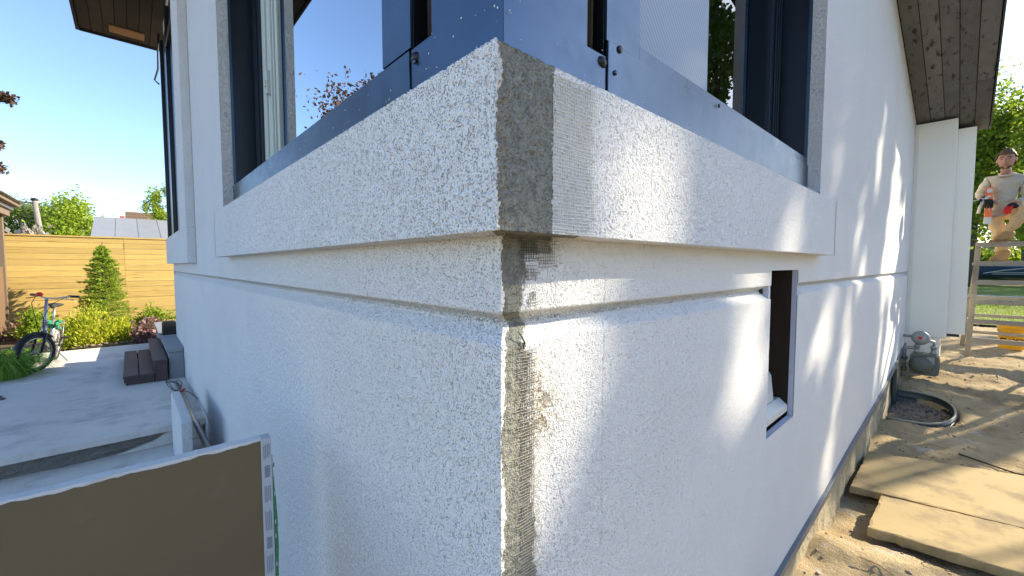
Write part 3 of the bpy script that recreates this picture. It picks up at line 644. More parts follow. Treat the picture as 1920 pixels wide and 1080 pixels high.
# ------------------------------------------------------------------ trees east of the house: they shade the right wall
def poly_in(x, z, poly):
    ins = np.zeros(x.shape, bool); n = len(poly)
    for i in range(n):
        (xa, za), (xb, zb) = poly[i], poly[(i + 1) % n]; c = ((za > z) != (zb > z)) & (x < (xb - xa) * (z - za) / (zb - za + 1e-12) + xa); ins ^= c
    return ins
def gap(X, Z):
    """where the crowns leave gaps: points on the wall plane that the sun reaches"""
    xb = .10 + np.clip((Z - 1.0) / .34, -.3, 1) * .2
    g = (X < xb) & (Z > .9) & (Z < 1.62) & (X > -.02 - (Z < 1.5) * .5)
    g |= poly_in(X, Z, [(-.02, 1.52), (.36, 1.52), (.42, 1.85), (.05, 1.85)])
    g |= poly_in(X, Z, [(.94, 1.02), (1.42, 1.0), (1.46, 1.56), (1.30, 1.56), (1.46, 1.80), (1.20, 1.80), (1.02, 1.56), (1.10, 1.5)])
    g |= poly_in(X, Z, [(2.05, 1.02), (2.6, .95), (2.85, 1.5), (2.4, 1.5)])
    c = X - .55 * Z; nz = vnoise(c * 2.1, Z * .28 + 4, 91) * .7 + vnoise(c * 5.5, Z * .5, 92) * .3
    g |= (X > 2.5) & (nz > .60 - .05 * (X > 4.5) + .12 * (Z > 2.6)) & (Z > -.1) & (Z < 3.9)
    gx = X - 1.855 * Z
    g |= (Z < .14) & (X > 2.1) & (X < 4.6)
    g |= (Z < .05) & (gx > 1.0) & (gx < 4.6) & ~((gx > 4.05) & (gx < 4.3) & (Z < -.75))
    g |= (Z < .0) & (gx > 6.3) & (vnoise(gx * 1.7, Z * 3, 97) > .2)
    g |= (X > 4.9) & (X < 6.9) & (Z > .2) & (Z < 2.1) & (vnoise(X * 2, Z * 2, 95) > .38)
    g |= (X > 5.2) & (X < 7.0) & (Z > .45) & (Z < 2.3)
    return g
def shade_trees():
    n = 30000; g = np.random.default_rng(21); X = g.uniform(-1.3, 9.2, n); Z = g.uniform(-2.4, 4.8, n); t = g.uniform(12.5, 18.5, n)
    ok = ~gap(X + g.normal(size=n) * .02, Z + g.normal(size=n) * .02); X, Z, t = X[ok], Z[ok], t[ok]
    P = np.stack([X + t * S.x, 0 * X + t * S.y, Z + t * S.z], -1)
    cut = [-2, 2.2, 5.6, 12]; names = ['tall shade tree outside the right edge nearest the house', 'tall shade tree outside the right edge between two others', 'tall shade tree outside the right edge farthest from the house']
    for i in range(3):
        s_ = (X >= cut[i]) & (X < cut[i + 1]); Q = P[s_]; c = Q.mean(0); base = (c[0], c[1], .2)
        root = empty('shade_tree', base, label=names[i], cat='tree', group='trees that shade the right wall')
        leaves('crown', Q - np.array(base), g.normal(size=Q.shape), g.uniform(.11, .24, len(Q)), .75, shade_l, root, 5 + i)
        tr = MB(); tp = Vector((0, 0, Q[:, 2].max() - .8)); tr.tube([(0, 0, -.3), (.05, 0, 2.2), (0, .05, 4.5), tp], [.2, .17, .13, .04], 10)
        for k in range(9):
            e = Vector(Q[g.integers(len(Q))] - np.array(base)); s0 = Vector((0, 0, 2.5 + 3 * g.random()))
            tr.tube([s0, s0.lerp(e, .5) + Vector((0, 0, .2)), e], [.06, .04, .01], 6)
        tr.build('trunk', bark, root, smooth=True)
shade_trees()

# ------------------------------------------------------------------ left side: drywall sheet
def drywall():
    t = empty('drywall_sheet', (-1.4, .94, -.18), label='large brown faced drywall sheet with torn white top edge standing in the foreground', cat='drywall')
    W0, W1, H = -1.24, 1.222, 1.215; n = 220; r = np.random.default_rng(4)
    xs = np.linspace(W0, W1, n); tear = .006 * (fbm(xs * 3, xs * 0 + 1, 5) - .5) + .007 * (fbm(xs * 14, xs * 0, 6) - .5) + .004 * (fbm(xs * 60, xs * 0, 8) - .5)
    def strip(y0, y1, top0, topf, name, m, rough):
        V = []; 
        for i, x in enumerate(xs): V += [(x, y0, 0), (x, y0, H + topf[i]), (x, y1, H + topf[i] + top0[i]), (x, y1, 0)]
        F = [(4 * i + k, 4 * i + 4 + k, 4 * i + 5 + k, 4 * i + 1 + k) for i in range(n - 1) for k in range(3)] + [(4 * i + 3, 4 * i + 7, 4 * i + 4, 4 * i) for i in range(n - 1)] + [(0, 1, 2, 3), (4 * n - 1, 4 * n - 2, 4 * n - 3, 4 * n - 4)]
        mb = MB(); mb.add(V, F); return mb.build(name, m, t)
    strip(.002, .040, .005 * (fbm(xs * 25, xs * 0 + 3, 12) - .5), tear * .4 + .002, 'gypsum_core', gypsum, 1)
    strip(.0, .0018, 0 * xs, -.006 + tear * 1.6 - .016 * np.exp(-((xs - .72) / .06) ** 2) * 0 , 'paper_face', paper, 0)
    lf = MB(); lf.add([(.83, -.0015, H - .006), (.86, -.006, H + .003), (.895, -.004, H + .006), (.90, -.0015, H - .003)], [(0, 1, 2, 3)]); lf.build('torn_flap', gypsum, t)
    lf = MB(); lf.add([(.405, -.002, H - .022), (.42, -.006, H + .004), (.428, -.005, H + .008), (.418, -.002, H - .018)], [(0, 1, 2, 3)]); lf.build('torn_flap', paper, t)
    x0_, x1_ = W1 - .002, W1 + .027; e = MB(); e.box((x0_, -.0035, 0), (x1_, .0415, H + .001)); tp = e.build('edge_tape', tape_m, t, .002)
    bars = MB(); rr = random.Random(2); lines = MB()
    zt = H - .012
    for kind, hh in [('t', .055), ('b', .038), ('t', .065), ('t', .07), ('b', .038), ('t', .06), ('b', .038), ('t', .07), ('b', .038)]:
        if kind == 'b':
            z = zt
            while z > zt - hh:
                h_ = rr.choice((.0008, .0012, .002)); bars.box((x0_ + .008, -.0042, z - h_), (x1_ - .006, -.0038, z)); z -= h_ + rr.choice((.0009, .0014))
        else:
            for k in range(4):
                xa = x0_ + .006 + k * .005; z = zt - rr.random() * .012
                while z > zt - hh + rr.random() * .01:
                    h_ = rr.uniform(.0012, .004); lines.box((xa, -.0042, z - h_), (xa + .0022, -.0038, z)); z -= h_ + .0009
        zt -= hh + .02
    bars.build('barcode', ink, tp, kind='stuff'); lines.build('fine_print', ink, tp, kind='stuff')
    gr = MB(); zs = np.linspace(0, H - .06, 60); wv = .008 + .006 * np.sin(zs * 9) + .004 * (fbm(zs * 20, zs * 0, 15) - .5)
    V = []
    for z, w in zip(zs, wv): V += [(x1_ + .0012, .004, z), (x1_ + .0012 + w, .014, z)]
    gr.add(V, [(2 * i, 2 * i + 1, 2 * i + 3, 2 * i + 2) for i in range(59)]); gp = gr.build('printed_wrap', green_t, t)
    for k, z in enumerate(np.arange(.55, H - .1, .047)):
        MB().box((x1_ + .004, .0025, z), (x1_ + .008, .0045, z + .014)).build('wrap_print', (tape_m if k % 3 else ink), gp, .0012)
drywall()

# low side wall, steel bar, wire twist
sw = MB(); sw.prism([(3.05, -.3), (4.05, -.3), (4.05, .49), (3.95, .50), (3.15, .52), (3.05, .50)], -.245, -.185, ax=0)
sw = sw.build('side_wall', stucco, None, .012, label='low white rendered wall beside the concrete steps', cat='wall')
br = MB().tube([(-.10, 5.75, .172), (-.10, 2.2, .32)], .022, 12).build('steel_bar', steel, None, smooth=True, label='slim steel bar lying against the shaded house wall', cat='bar')
wr = MB(); pts = [(-.15 + .06 * math.sin(i * .55), 5.3 + .25 * math.cos(i * .7) + i * .01, .20 + .05 * math.sin(i * .9 + 1) + .003 * i) for i in range(24)]
wr.tube(pts, .004, 5); wr.tube([(-.15, 5.3, .20), (-.06, 4.9, .26), (-.01, 4.6, .25)], .004, 5)
wr = wr.build('wire_tangle', black_p, None, smooth=True, label='thin black wire tangled round the steel bar', cat='wire')
rp = MB().tube([(-.19, 5.2, .2), (-.13, 5.15, .215), (-.07, 5.2, .225)], .012, 6).build('grip', red_p, wr, smooth=True)

# wooden steps
st = empty('wooden_steps', (-.35, 7.0, .17), label='two low dark brown wooden steps by the porch', cat='steps')
for (xa, xb, z, y0_, y1_) in ((-.22, -.085, .115, -.98, .95), (-.075, .06, .115, -.98, .95), (.05, .185, .265, -.98, 1.05)):
    MB().box((xa, y0_, z - .028), (xb, y1_, z)).build('tread', step_wood, st, .004)
for (a, bq) in (((-.20, -.95, 0), (.055, -.91, .086)), ((-.20, .88, 0), (.055, .92, .086)), ((.065, -.96, 0), (.18, -.92, .236)), ((.065, .98, 0), (.18, 1.02, .236)), ((.06, -.92, .117), (.075, .98, .236)), ((-.215, -.9, .02), (-.2, .88, .085))): MB().box(a, bq).build('riser_board', step_wood, st, .003)

# box standing on the porch
tb = empty('tool_box', (-.06, 7.55, .551), label='small yellow and black box standing on the grey porch', cat='box')
MB().prism([(-.09, 0), (.09, 0), (.085, .17), (.06, .2), (-.06, .2), (-.085, .17)], -.14, .0, ax=1).build('body', black_p, tb, .01)
MB().prism([(-.088, .002), (.088, .002), (.083, .172), (.06, .203), (-.06, .203), (-.083, .172)], .001, .10, ax=1).build('lid', mat('box_yellow', (.48, .33, .06), .6), tb, .01)
MB().tube([(-.04, -.05, .2), (-.03, -.05, .225), (.03, -.05, .225), (.04, -.05, .2)], .008, 6).build('handle', black_p, tb)

# ------------------------------------------------------------------ fence
def fence():
    t = empty('timber_fence', (0, 12.25, .15), label='tall golden horizontal board fence behind the garden', cat='fence'); r = random.Random(4); z = .0
    H = 1.92; k = 0
    while z < H:
        h = .118 + r.uniform(-.006, .006)
        for (xa, xb) in ((-5.2, -.55), (-.546, 4.2)):
            b = MB(); y = r.uniform(-.004, .004); b.prism([(-.012 + y, z + .003), (.012 + y, z + .003), (.012 + y, z + h), (.002 + y, z + h), (-.012 + y, z + h - .006)], xa, xb, ax=0); b.build('board', fence_wood, t, .0015)
        z += h
    for x in (-5.2, -2.9, -.55, 1.8, 4.2): MB().box((x - .045, .02, -.1), (x + .045, .11, H + .02)).build('post', fence_wood, t, .004)
    MB().box((-5.2, -.03, z + .002), (4.2, .05, z + .03)).build('cap_rail', fence_wood, t, .003)
fence()

# ------------------------------------------------------------------ shed at the left edge
def shed():
    t = empty('garden_shed', (-3.76, 11.0, .1), label='brown garden shed with pale roof edge at the left border', cat='shed')
    MB().box((-1.5, -.62, 0), (1.52, .9, 1.45)).build('lower_wall', shed_brown, t, .004)
    for (x, y) in ((1.48, -.58), (1.48, .85), (-1.45, -.58)): MB().box((x - .06, y - .06, 0), (x + .07, y + .06, 2.42)).build('post', shed_trim, t, .004)
    MB().beam((1.5, -.52, 1.6), (1.5, -.1, 2.3), .06, .09).build('brace', shed_trim, t, .003)
    MB().box((-1.6, -.75, 2.42), (1.62, 1.0, 2.54)).build('eave_beam', shed_trim, t, .006)
    for k, (o, z, h) in enumerate(((.05, 2.545, .05), (.14, 2.60, .07))): MB().box((-1.6, -.75 - o, z), (1.62 + o, 1.0, z + h)).build('roof_edge', shed_trim if k else roof_metal, t, .004)
    MB().prism([(-1.9, 2.675), (1.82, 2.675), (0, 3.3)], -.95, 1.0, ax=1).build('roof', roof_metal, t)
    MB().tube([(1.70, -.8, 2.6), (1.72, -.8, 2.5)], .02, 6).build('hook', black_p, t)
shed()

# ------------------------------------------------------------------ bicycle
def bicycle():
    t = empty('bicycle', (-1.36, 8.15, .17), R(118), label='small silver and black folding bicycle with red bell standing by the grass', cat='bicycle')
    t.rotation_euler = (R(-4), 0, R(-93)); ST = R(-34)
    def sr_(p): x, y = p[0] - .37, p[1]; return (.37 + x * math.cos(ST) - y * math.sin(ST), x * math.sin(ST) + y * math.cos(ST), p[2])
    Rw = .25; fx, bx_ = .46, -.46
    for x, nm in ((fx, 0), (bx_, 1)):
        w = empty('wheel'); w.parent = t; w.location = sr_((x, 0, Rw)) if x == fx else (x, 0, Rw)
        if x == fx: w.rotation_euler = (0, 0, ST)
        MB().torus((0, 0, 0), (0, 1, 0), Rw - .024, .024, 44, 10).build('tyre', rubber, w, smooth=True)
        MB().torus((0, 0, 0), (0, 1, 0), Rw - .052, .010, 40, 8, 1.2).build('rim', silver, w, smooth=True)
        sp_ = MB()
        for i in range(20):
            a = 2 * math.pi * i / 20; sp_.tube([(.015 * math.cos(a + .5), .02 * (-1) ** i, .015 * math.sin(a + .5)), ((Rw - .06) * math.cos(a), 0, (Rw - .06) * math.sin(a))], .0018, 4)
        sp_.build('spokes', silver, w); MB().lathe((0, -.045, 0), [(.012, 0), (.03, .01), (.018, .02), (.018, .07), (.03, .08), (.012, .09)], (0, 1, 0), 12).build('hub', silver, w, smooth=True)
        fd = MB()
        for s_ in range(14):
            a = R(20 + s_ * 10); 
        arc = [((Rw + .025) * math.cos(R(q)), 0, (Rw + .025) * math.sin(R(q))) for q in range(15, 150, 9)]
        V = []; F = []
        for i, p in enumerate(arc): V += [(p[0], -.03, p[2] - .01), (p[0], -.015, p[2] + .006), (p[0], .015, p[2] + .006), (p[0], .03, p[2] - .01)]
        for i in range(len(arc) - 1):
            for k in range(3): F.append((4 * i + k, 4 * i + k + 1, 4 * i + 5 + k, 4 * i + 4 + k))
        fd.add(V, F).build('mudguard', black_p if x == fx else silver, w, smooth=True)
    hd = Vector((.36, 0, .60)); hb = Vector((.39, 0, .50))
    fm = MB(); fm.tube([hd, hb], .028, 12); fm.tube([hb + Vector((-.01, 0, .04)), (.15, 0, .34), (-.05, 0, .28), (-.14, 0, .29)], [.03, .032, .032, .03], 12)
    fm.tube([(-.14, 0, .22), (-.19, 0, .62)], .022, 10); fm.tube([(-.14, 0, .28), (bx_, .055, Rw)], .012, 8); fm.tube([(-.14, 0, .28), (bx_, -.055, Rw)], .012, 8); fm.tube([(-.18, 0, .52), (bx_, .055, Rw)], .009, 8); fm.tube([(-.18, 0, .52), (bx_, -.055, Rw)], .009, 8)
    fm.build('frame', silver, t, smooth=True)
    fk = MB()
    for s_ in (-1, 1): fk.tube([hb, sr_((.40, s_ * .05, .49)), sr_((.425, s_ * .055, .40)), sr_((fx, s_ * .055, Rw))], [.02, .018, .017, .011], 8)
    fk.tube([sr_((.395, -.055, .49)), sr_((.395, .055, .49))], .02, 8); fk.build('fork', black_p, t, smooth=True)
    sm = MB().tube([hd - Vector((0, 0, .02)), (.345, 0, .68), (.30, 0, .96)], [.026, .02, .017], 12).build('handlebar_stem', silver, t, smooth=True)
    MB().lathe((.352, 0, .63), [(.02, 0), (.034, .01), (.034, .04), (.02, .05)], (-.1, 0, 1), 12).build('clamp', silver, sm, smooth=True)
    hbr = MB().tube([sr_(p) for p in [(.24, -.30, 1.0), (.27, -.2, 1.0), (.30, -.07, .965), (.30, .07, .965), (.27, .2, 1.0), (.24, .30, 1.0)]], .011, 8).build('handlebar', silver, t, smooth=True)
    for s_ in (-1, 1):
        MB().tube([sr_(p) for p in [(.24, s_ * .30, 1.0), (.265, s_ * .19, 1.0)]], .017, 8).build('grip', black_p, hbr, smooth=True)
        MB().tube([sr_(p) for p in [(.28, s_ * .17, .99), (.33, s_ * .22, .965), (.31, s_ * .29, .955)]], .006, 6).build('brake_lever', black_p if s_ < 0 else silver, hbr, smooth=True)
        MB().tube([sr_(p) for p in [(.31, s_ * .18, .98), (.42, s_ * .12, .9), (.44, s_ * .05, .72), (.41, s_ * .03, .52)]], .004, 5).build('brake_cable', black_p, hbr, smooth=True)
    MB().lathe(sr_((.29, -.15, 1.01)), [(.01, -.02), (.03, -.015), (.036, .0), (.03, .02), (.012, .03)], (.3, 0, 1), 14).build('bell', red_p, hbr, smooth=True)
    MB().tube([(-.19, 0, .58), (-.225, 0, .80)], .015, 10).build('seat_post', silver, t, smooth=True)
    sd = MB(); V = []; F = []; prof = [(-.36, .05, .83), (-.33, .085, .845), (-.27, .09, .85), (-.2, .06, .845), (-.12, .032, .84), (-.07, .02, .83)]
    for (x, w_, z) in prof:
        for j in range(10): a = 2 * math.pi * j / 10; V.append((x, w_ * math.cos(a), z + .024 * math.sin(a) - .01))
    F = [(i * 10 + j, i * 10 + (j + 1) % 10, (i + 1) * 10 + (j + 1) % 10, (i + 1) * 10 + j) for i in range(5) for j in range(10)] + [tuple(range(10)), tuple(50 + j for j in range(10))]
    sd.add(V, F); sd.build('saddle', rubber, t, smooth=True)
    cr = MB(); cr.torus((-.14, -.05, .24), (0, 1, 0), .075, .006, 26, 6); cr.tube([(-.14, -.07, .24), (-.05, -.08, .12)], .010, 6); cr.tube([(-.14, .07, .24), (-.23, .08, .36)], .010, 6); ck = cr.build('crank', black_p, t, smooth=True)
    for p in ((-.05, -.12, .12), (-.23, .12, .36)): MB().box((p[0] - .04, p[1] - .035, p[2] - .01), (p[0] + .04, p[1] + .035, p[2] + .01)).build('pedal', black_p, ck, .004)
    rk = MB(); rk.tube([(-.22, -.05, .56), (-.62, -.06, .56), (-.62, .06, .56), (-.22, .05, .56)], .007, 6)
    for s_ in (-1, 1): rk.tube([(-.55, s_ * .06, .56), (bx_, s_ * .06, Rw)], .006, 6)
    rk.build('rear_rack', silver, t, smooth=True)
    rgn = MB(); rr = random.Random(6)
    for i in range(14): rgn.ball((-.16 + rr.uniform(-.1, .12), rr.uniform(-.07, .07), .56 + rr.uniform(-.05, .05)), (rr.uniform(.025, .05), rr.uniform(.02, .04), rr.uniform(.015, .035)), 7, 5)
    rgn.build('green_cover', green_p, t)
    MB().tube([(-.2, .03, .2), (-.24, .16, .0)], .007, 6).build('kickstand', black_p, t)
bicycle()

# ------------------------------------------------------------------ garden plants
def grass_clump(base, n, h, seed, spread=.28, **k):
    g = np.random.default_rng(seed); V = []; F = []
    for i in range(n):
        a = g.random() * 6.283; r = spread * .4 * math.sqrt(g.random()); L = h * (.6 + .6 * g.random()); out = (.25 + .75 * g.random()) * L * .68; w = .007 + .005 * g.random()
        p0 = np.array([r * math.cos(a), r * math.sin(a), 0]); dr = np.array([math.cos(a + g.normal() * .5), math.sin(a + g.normal() * .5), 0]); sd = np.array([-dr[1], dr[0], 0]); b0 = len(V)
        for q in range(6):
            t = q / 5; p = p0 + dr * out * t ** 1.6 + np.array([0, 0, L * (t * 1.25 - .72 * t * t * (1 + out / L))]); ww = w * (1 - t * .92)
            V += [tuple(p - sd * ww), tuple(p + sd * ww)]
        for q in range(5): F.append((b0 + 2 * q, b0 + 2 * q + 1, b0 + 2 * q + 3, b0 + 2 * q + 2))
    root = empty('grass_clump', base, **k); me = raw_mesh('blades', np.array(V), np.array(F)); me.shade_smooth(); link('blades', me, grass_l, root); return root
grass_clump((-1.70, 7.55, .17), 900, .60, 1, .6, label='big arching green grass clump in front of the bicycle wheel', cat='grass', group='grass clumps')
grass_clump((-1.95, 7.8, .17), 800, .66, 2, .5, label='arching green grass clump cut by the left border', cat='grass', group='grass clumps')
grass_clump((-1.72, 8.4, .17), 600, .50, 3, .5, label='green grass clump behind the bicycle front wheel', cat='grass', group='grass clumps')
def shrub(name, base, rad, m, n, leaf, seed, wid, upw=.6, nclump=40, **k):
    root = empty(name, base, **k); P, cc = clumpy(n, (0, 0, rad[2] * .55), rad, seed, nclump, .34, .5); g = np.random.default_rng(seed); P[:, 2] = np.abs(P[:, 2])
    D = (P - np.array([0, 0, -.1])) * np.array([1, 1, .6]) / np.array(rad) + g.normal(size=P.shape) * .5 + np.array([0, 0, upw]); leaves('foliage', P, D, leaf * (.6 + .8 * g.random(n)), wid, m, root, seed)
    t = MB()
    for i in range(7): t.tube([(0, 0, -.02), Vector(cc[i]) * .5, Vector(cc[i])], [.012, .008, .003], 5)
    t.build('stem', bark, root); return root
shrub('juniper_shrub', (-1.06, 9.85, .15), (.36, .40, .40), juniper_l, 11000, .055, 5, .34, label='yellow green spreading juniper in front of the spruce', cat='shrub', group='low junipers')
shrub('juniper_shrub', (-.74, 10.0, .15), (.32, .35, .26), juniper_l, 8000, .055, 6, .34, label='low yellow green juniper right of the larger one', cat='shrub', group='low junipers')
shrub('boxwood_shrub', (-1.78, 10.9, .15), (.24, .24, .42), green2, 2600, .06, 8, .6, label='small round green shrub left of the bicycle frame', cat='shrub')
shrub('green_shrub', (-.10, 11.2, .18), (.36, .3, .30), green2, 4500, .06, 9, .5, label='low bright green shrub at the foot of the fence beside the house', cat='shrub')
shrub('purple_plant', (-.22, 9.75, .16), (.26, .3, .26), purple_l, 1100, .07, 10, .8, .3, label='purple leaved plant behind the porch end', cat='plant')
shrub('reddish_plant', (-2.02, 11.4, .16), (.3, .25, .22), purple_l, 800, .06, 12, .7, .3, label='small reddish plant at the foot of the fence by the shed', cat='plant')
def spruce():
    base = (-.88, 11.45, .15); root = empty('spruce_tree', base, label='narrow bright green spruce standing before the fence', cat='tree'); g = np.random.default_rng(3); C = []; D = []
    tr = MB().tube([(0, 0, 0), (0, 0, 1.0), (.01, 0, 1.9)], [.04, .025, .006], 8); H = 1.86
    for i in range(180):
        t = (i + g.random()) / 180; z = .06 + H * .93 * t ** .9; L = (.47 * (1 - t) ** .75 + .05) * (.72 + .5 * g.random()); a = i * 2.399 + g.normal() * .3; d = np.array([math.cos(a), math.sin(a), .10 + .5 * t])
        tr.tube([(0, 0, z), tuple(d * L * .9 + np.array([0, 0, z - .03]))], [.008, .003], 4)
        for q in range(int(34 + 130 * L)):
            u = .2 + .8 * g.random(); w = g.normal() * .14 * L * (1.15 - u); sd = np.array([-d[1], d[0], 0]); p = d * L * u + sd * w * 2.2 + np.array([0, 0, z - .08 * L * u * u * 2 + g.normal() * .012]); C.append(p); D.append(d * .8 + sd * np.sign(w) * .7 + np.array([0, 0, .25]) + g.normal(size=3) * .25)
    C = np.array(C); leaves('crown', C, np.array(D), .055 * (.7 + .6 * g.random(len(C))), .32, spruce_l, root, 3); tr.build('trunk', bark, root)
spruce()
def pebbles(name, x0, x1, y0, y1, zf, n, r0, r1, m, seed, parent=None, keep=None, **k):
    g = np.random.default_rng(seed); V = []; F = []; base = []; bm = bmesh.new(); bmesh.ops.create_icosphere(bm, subdivisions=1, radius=1); bv = np.array([v.co for v in bm.verts]); bf = np.array([[v.index for v in f.verts] for f in bm.faces]); bm.free()
    for i in range(n):
        x, y = g.uniform(x0, x1), g.uniform(y0, y1)
        if keep and not keep(x, y): continue
        r = g.uniform(r0, r1) * np.array([1, .6 + .5 * g.random(), .5 + .4 * g.random()]); a = g.random() * 6.28; p = bv * (1 + .22 * g.normal(size=bv.shape)) * r
        p = np.stack([p[:, 0] * math.cos(a) - p[:, 1] * math.sin(a), p[:, 0] * math.sin(a) + p[:, 1] * math.cos(a), p[:, 2]], -1) + np.array([x, y, float(zf(x, y)) + r[2] * .4]); F.append(bf + len(V) * len(bv)); V.append(p)
    me = raw_mesh(name, np.concatenate(V), np.concatenate(F)); return link(name, me, m, parent, kind='stuff', **k)
pebbles('gravel', -2.6, -1.45, 6.2, 7.7, lambda x, y: .17, 900, .015, .035, gravel_m, 3, keep=lambda x, y: x < -1.5 - .25 * math.sin(y * 2), label='grey pebble strip at the patio edge by the grass', cat='gravel')
pebbles('bark_chips', -1.2, 1.0, 9.5, 12, lambda x, y: .2, 700, .015, .045, gravel_m, 5, label='dark chips scattered over the planting bed', cat='mulch')

# ------------------------------------------------------------------ copper maple at the left, trees and buildings beyond the fence
tree('copper_maple', (-5.2, 10.6, .1), (-4.75, 10.4, 5.0), (2.0, 2.2, 2.1), maple_l, 34000, .10, 41, .16, 60, .8, .26, .35, 16, label='dark purple leaved tree reaching in at the left border', cat='tree')
mp = bpy.data.objects['copper_maple']; mo = np.array(mp.location)
for (tip, st_, n_, sd_) in (((-1.74, 9.9, 4.22), (-3.3, 10.3, 4.6), 1000, 1), ((-1.93, 10.0, 3.50), (-3.4, 10.4, 3.9), 1200, 2), ((-1.90, 9.9, 3.1), (-3.2, 10.2, 3.5), 1100, 3)):
    g = np.random.default_rng(sd_); u = g.random(n_) ** .5; A, B = np.array(st_), np.array(tip); Pn = A + (B - A) * u[:, None] + g.normal(size=(n_, 3)) * np.array([.06, .13, .075]) * (1.1 - .6 * u[:, None])
    leaves('leaf_spray', Pn - mo, g.normal(size=(n_, 3)) + np.array([.6, 0, -.5]), .062 * (.6 + .8 * g.random(n_)), .7, maple_l, mp, sd_)
    for q in range(16):
        p0 = A + (B - A) * g.random(); p1 = Pn[g.integers(n_)]
        if np.linalg.norm(p1 - p0) < .5: MB().tube([Vector(p0 - mo), Vector((p0 + p1) / 2 - mo) + Vector((0, 0, .02)), Vector(p1 - mo)], [.006, .004, .002], 5).build('twig', bark, mp)
    MB().tube([Vector(A - mo), Vector((A + B) / 2 - mo) + Vector((0, 0, .08)), Vector(B - mo)], [.02, .012, .004], 6).build('branch', bark, mp, smooth=True)
tree('pine_tree', (-8.0, 66, .1), (-8.0, 66, 5.6), (3.1, 3, 3.0), pine_l, 14000, .34, 42, .35, 30, .3, .3, label='blue green pine behind the utility pole', cat='tree', group='trees beyond the fence')
tree('round_tree', (-4.6, 62, .1), (-4.6, 62, 4.4), (2.9, 2.9, 3.7), green2, 15000, .26, 43, .3, 40, .7, .34, label='bright lime green round tree right of the utility pole', cat='tree', group='trees beyond the fence')
tree('round_tree', (-11.2, 70, .1), (-11.0, 70, 3.4), (3.0, 3, 2.6), green1, 9000, .3, 44, .3, 24, .7, label='green tree just right of the shed roof', cat='tree', group='trees beyond the fence')
tree('young_tree', (1.2, 34, .1), (1.2, 34, 5.4), (1.0, 1.1, 1.9), green2, 3500, .15, 45, .1, 16, .5, .3, label='thin young tree above the brown roof by the dark window', cat='tree', group='trees beyond the fence')
shrub('copper_shrub', (-3.35, 24, 1.3), (.95, .8, 1.1), leaf_mat('copper_white', (.05, .03, .03), (.45, .40, .36), .2), 1500, .2, 47, .7, label='brown and white leaved bush showing over the fence', cat='shrub')
def pole():
    t = empty('utility_pole', (-4.9, 41.7, 0), label='leaning grey utility pole with dark top beyond the fence', cat='utility pole')
    MB().tube([(.25, 0, 0), (.1, 0, 3.2), (-.12, 0, 5.9)], [.19, .17, .13], 10).build('shaft', pole_w, t, smooth=True)
    MB().ball((-.12, 0, 5.95), (.2, .2, .12), 10, 6).build('cap', black_p, t); MB().tube([(-.12, 0, 5.75), (-.9, .4, 5.8), (-1.6, .8, 5.62)], .03, 6).build('cross_arm', pole_w, t)
    MB().tube([(-.12, -.2, 5.7), (-4, -.4, 5.5), (-9, -.6, 5.6)], .015, 5).build('wire', black_p, t); MB().tube([(.1, -.15, 3.9), (.22, -.25, 3.8), (.24, -.25, 3.3)], .05, 6).build('conduit', pale, t)
pole()
def metal_house():
    t = empty('metal_roof_building', (2.6, 30, 0), label='low building with pale blue grey metal roof above the fence', cat='building')
    for k in range(19): x = -4.30 + k * .5; MB().box((x, -.98 - .02 * (k % 2), .2), (x + .497, -.9, 3.0)).build('wall_sheet', corrug, t)
    for k in range(36): MB().box((-4.28 + k * .26, -1.03, .4), (-4.22 + k * .26, -1.001, 2.97)).build('wall_rib', corrug, t)
    for k in range(11):
        x = -4.45 + k * .9; p = MB(); p.add([(x, -1.25, 2.98), (x + .895, -1.25, 2.98), (x + .895, 3, 4.28), (x, 3, 4.28), (x, -1.25, 3.03), (x + .895, -1.25, 3.03), (x + .895, 3, 4.33), (x, 3, 4.33)], [(0, 3, 2, 1), (4, 5, 6, 7), (0, 1, 5, 4), (1, 2, 6, 5), (2, 3, 7, 6), (3, 0, 4, 7)])
        rp_ = p.build('roof_panel', metal_roof, t); MB().beam((x + .897, -1.25, 3.035), (x + .897, 3, 4.335), .03, .02).build('seam', metal_roof, rp_)
    MB().box((-4.4, -.9, 0), (5.3, 6, 2.95)).build('core_wall', corrug, t)
metal_house()
def brown_house():
    t = empty('brown_roof_house', (5.0, 40, 0), label='brown shingled roof with red chimney behind the metal roof', cat='house')
    MB().box((-5.3, -1, 0), (6, 6, 3.6)).build('wall', shed_grey, t); MB().prism([(-1.6, 3.5), (2.5, 5.62), (6.5, 3.5)], -5.6, 6.4, ax=0).build('roof', shingle, t)
    for k in range(9): MB().beam((-5.61, -1.5 + .44 * k, 3.56 + .2275 * k), (6.41, -1.5 + .44 * k, 3.56 + .2275 * k), .05, .05).build('shingle_course', shingle, t)
    MB().box((-5.9, .5, 3.2), (-5.62, 1.2, 5.1)).build('chimney', brickred, t); MB().box((-1.9, .9, 4.85), (-1.4, 1.4, 5.15)).build('roof_vent', black_p, t)
brown_house()

